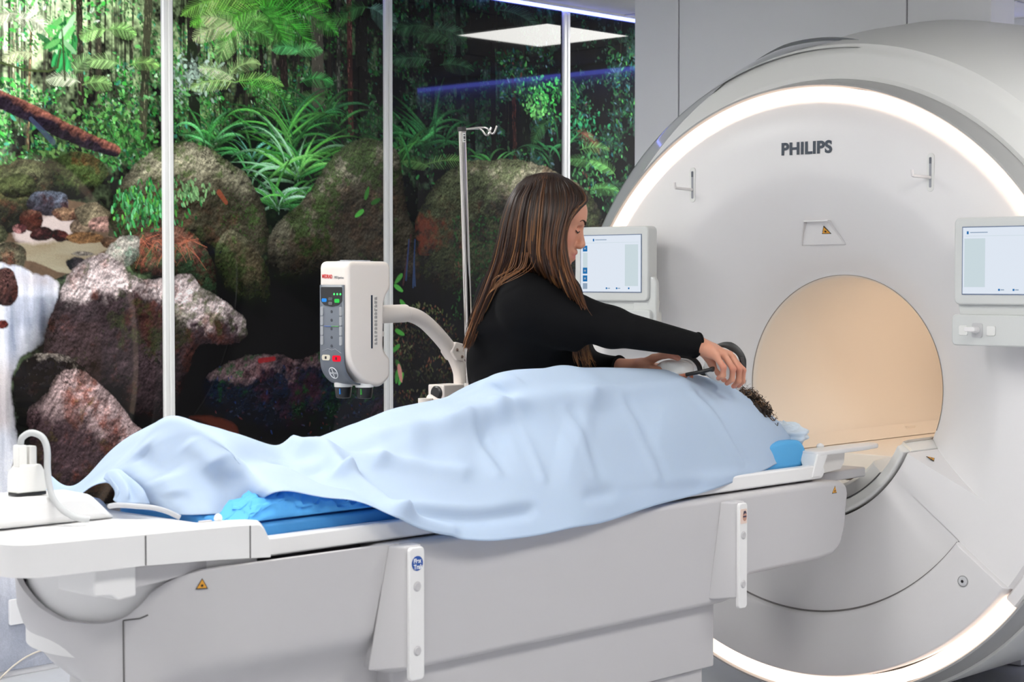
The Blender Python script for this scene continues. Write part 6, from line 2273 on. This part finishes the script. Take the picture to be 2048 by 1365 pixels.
# emblem low on the panel: circle with crossed letters
q = np.array([IX+.0045-.006, fy(.56), HZ0+.046])
en = np.array([-.92, 0, -.39])
M_EMB = mat('emblem_pale', (222, 224, 228), .4)
m = MB()
eu = np.array([0, -1, 0.0])
ew = np.cross(en, eu)
ec_ = q+en*.0035
m.tube([ec_+.0165*(eu*math.cos(t)+ew*math.sin(t)) for t in np.linspace(0, 6.2832, 33)], .0011, 6, caps=False)
m.build('emblem', M_EMB, kp, smooth=180)
ew_ = ew if ew[2] > 0 else -ew
eu_ = eu
for k, ch in enumerate('BAYER'):
    text_mesh('emblem_lettering', ch, .0075, ec_+eu_*(-.0125+.0055*k)-ew_*.0026+en*.0006, eu_, ew_, M_EMB, kp, depth=.0002, bold=.0002, xs=.8)
for k, ch in enumerate('BAYER'):
    if k != 2:
        text_mesh('emblem_lettering', ch, .0075, ec_+eu_*-.0025+ew_*(.0085-.0056*k)+en*.0006, eu_, ew_, M_EMB, kp, depth=.0002, bold=.0002, xs=.8)
# maker's name over the panel
text_mesh('lettering', 'MEDRAD', .0150, (IX-.0008, IY+DY-.014, HZ1-.047), (0, -1, -.03), (0, 0, 1), mat('letter_red', (206, 58, 58), .5), housing, depth=.0003, bold=.0005, xs=.72, label='red lettering')
text_mesh('lettering', 'MRXperion', .0105, (IX-.0008, IY+DY-.066, HZ1-.0485), (0, -1, -.03), (0, 0, 1), mat('letter_grey', (128, 130, 134), .5), housing, depth=.0003, xs=.80)
# top vent
m = MB()
m.prism([(IX+.085+.060*math.cos(t), IY+.06+.034*math.sin(t)) for t in np.linspace(0, 6.2832, 29)[:-1]], HZ1-.001, HZ1+.0012, 'Z')
tv = m.build('top_dial', mat('dial_slate', (82, 92, 108), .35), housing, smooth=30)
for sx_ in (-.028, .024):
    MB().tube([(IX+.085+sx_+.024*math.cos(t), IY+.06+.020*math.sin(t), HZ1+.0016) for t in np.linspace(0, 6.2832, 25)], .0016, 5, caps=False).build('dial_ring', mat('dial_pale', (180, 184, 188), .4), tv, smooth=180)
# warning label strip on the near side
MB().box((IX+.088, IY-.0006, HZ1-.245), (IX+.094, IY+.002, HZ1-.095)).build('gauge_slot', mat('gauge_navy', (38, 48, 66), .4), housing, smooth=0)
lb = MB().box((IX+.100, IY-.0006, HZ1-.240), (IX+.112, IY+.002, HZ1-.095)).build('label', mat('label_white', (224, 218, 212), .5), housing, smooth=0)
rl = np.random.default_rng(2)
m = MB()
for k in range(13):
    z = HZ1-.235+k*.0105
    for c_ in range(3):
        m.box((IX+.1012+c_*.0036, IY-.0009, z), (IX+.1030+c_*.0036, IY-.0005, z+rl.uniform(.005, .0095)))
m.build('label_print', mat('print_grey', (96, 92, 92), .6), lb, smooth=0)
for z in (HZ1-.135, HZ1-.205):
    MB().lathe([(0, .006), (.006, .005), (.010, .0)], (IX+DX-.024, IY+.012, z), (.6, -.8, 0), 14).build('button_dimple', M_INJ, housing)
# two syringe ends below
for k, (dy, dx, col) in enumerate(((.088, .062, (40, 120, 200)), (.030, .090, (60, 160, 60)))):
    cx_, cy_ = IX+dx, IY+dy
    z0 = HZ0+.012
    h = MB().lathe([(.0, .02), (.026, .02), (.026, -.006), (.0255, -.010), (0, -.010)], (cx_, cy_, z0), (0, 0, 1), 28).build('syringe_port', mat('port_white', (232, 230, 228), .3), inj, smooth=40)
    MB().lathe([(0, -.009), (.0245, -.009), (.023, -.026), (.0205, -.040), (.017, -.042), (0, -.042)], (cx_, cy_, z0), (0, 0, 1), 28).build('knob', M_BLK, h, smooth=40)
    MB().box((cx_-.0235, cy_-.0115, z0-.030), (cx_-.0195, cy_-.0085, z0-.014)).build('colour_mark', mat('mark_%d' % k, col, .4), h, smooth=0)
# curved arm to the stand
AYc = IY+.062
arm = spline([at(x, y, Y=AYc) for x, y in ((770, 629), (800, 628), (822, 630), (845, 641), (868, 662), (893, 691), (910, 716), (920, 742), (922, 765), (922, 785))], 44)
MB().tube(arm, .0225, 20).build('arm', M_INJ, inj, smooth=60)
MB().tube([at(738, 630, Y=AYc), at(812, 627, Y=AYc)], .0262, 24).build('collar', M_INJ, inj, smooth=40, bevel=.004)
fl_ = MB()
fpx = [(912, 684), (932, 690), (938, 710), (926, 724), (914, 721), (903, 704), (906, 697)]
fl_.prism(round_poly([tuple(at(x, y, Y=AYc-.024)[[0, 2]]) for x, y in fpx], .006), AYc-.0255, AYc+.0255, 'Y')
fo = fl_.build('joint_plate', M_INJ, inj, smooth=30, bevel=.003)
for x, y in ((914, 700), (924, 714)):
    p_ = at(x, y, Y=AYc-.0257)
    MB().lathe([(0, .003), (.004, .0025), (.005, 0)], p_, (0, -1, 0), 14).build('bolt', mat('bolt_steel', (150, 130, 120), .3, metal=.8), fo)
cb = MB().box((at(886, 775, Y=AYc-.03)[0], AYc-.034, at(886, 803, Y=AYc-.03)[2]), (3.87, AYc+.034, at(886, 771, Y=AYc-.03)[2])).build('clamp', M_INJ, inj, smooth=30, bevel=.004)
m = MB()
m.lathe([(0, .0), (.008, 0), (.008, .018), (.020, .020), (.022, .026), (.022, .034), (.018, .038), (0, .038)], at(888, 786, Y=AYc-.005), (-1, 0, 0), 24)
m.build('knob', M_BLK, cb, smooth=30)
MB().tube([(3.745, AYc+.01, 1.03), (3.745, AYc+.01, .12)], .022, 20).build('post', M_INJ, inj)
m = MB()
for a in range(5):
    t = 2*math.pi*a/5+.9
    m.tube([(3.745, AYc+.01, .115), (3.745+.19*math.cos(t), AYc+.01+.19*math.sin(t), .085)], [.026, .018], 12)
bs = m.build('base', M_INJ, inj, smooth=60)
for a in range(5):
    t = 2*math.pi*a/5+.9
    MB().lathe([(0, -.011), (.030, -.011), (.034, -.006), (.034, .006), (.030, .011), (0, .011)], (3.745+.20*math.cos(t), AYc+.01+.20*math.sin(t), .0345), (-math.sin(t), math.cos(t), 0), 20).build('castor', M_BLK, bs, smooth=30)

# chrome drip pole
M_CHROME = mat('chrome', (200, 196, 192), .12, metal=1.0)
b0 = at(936, 650, d=5.31)
t0 = at(924, 262, d=5.31)
dp = (t0-b0)/np.linalg.norm(t0-b0)
foot = b0-dp*((b0[2]-.99)/dp[2])
r = root('drip_pole', foot, 'chrome drip pole with double hook behind the woman', 'pole')
MB().tube([foot, t0], .0115, 20).build('pole', M_CHROME, r, smooth=60)
MB().tube([foot-dp*.03, foot+dp*.09], .017, 20).build('socket', M_INJ, r, smooth=60)
MB().tube([foot-dp*.02, np.array([3.77, AYc+.02, 1.03])], .014, 12).build('bracket', M_INJ, r, smooth=60)
MB().tube([t0-dp*.002, t0+dp*.011], .0135, 20).build('cap', M_BLK, r, smooth=30, bevel=.002)
rt2 = np.array([RT[0], RT[1], 0])
fw2 = np.array([FW[0], FW[1], 0])/np.linalg.norm(FW[:2])
tp = t0+dp*.004
for k, (sd, ln) in enumerate(((.030, .075), (-.022, .058))):
    pts = [tp, tp+rt2*.02+zz*.002-fw2*sd*.2, tp+rt2*ln*.80-fw2*sd*.85+zz*.004, tp+rt2*ln-fw2*sd+zz*.0, tp+rt2*(ln+.010)-fw2*sd*1.05-zz*.013, tp+rt2*(ln+.018)-fw2*sd*1.1-zz*.013, tp+rt2*(ln+.027)-fw2*sd*1.2+zz*.008]
    MB().tube(spline(pts, 36), .0030, 10).build('hook', M_CHROME, r, smooth=60)
q = t0-dp*.034
m = MB()
m.grid([[q+.0119*(rt2*math.sin(a)-fw2*math.cos(a))+dp*h for h in (0, .028)] for a in np.linspace(.1, 1.1, 8)])
pl = m.build('label', mat('label_pale', (206, 206, 204), .5), r, smooth=60)
m = MB()
for i_, (h0, h1) in enumerate(((.004, .007), (.010, .018), (.021, .024))):
    m.grid([[q+.0122*(rt2*math.sin(a)-fw2*math.cos(a))+dp*h for h in (h0, h1)] for a in np.linspace(.35, .85, 5)])
m.build('label_print', mat('print_dark', (70, 72, 76), .6), pl, smooth=0)

# --------------------------------------------------------------- light, exposure
w = bpy.data.worlds.new('world')
SC.world = w
w.use_nodes = True
w.node_tree.nodes['Background'].inputs[0].default_value = (.9, .93, 1.0, 1)
w.node_tree.nodes['Background'].inputs[1].default_value = 0.05
SC.view_settings.exposure = 0.68
SC.cycles.max_bounces = 8
SC.cycles.diffuse_bounces = 5
SC.cycles.glossy_bounces = 4
SC.cycles.transmission_bounces = 4
SC.cycles.sample_clamp_indirect = 4.0
SC.cycles.use_light_tree = True
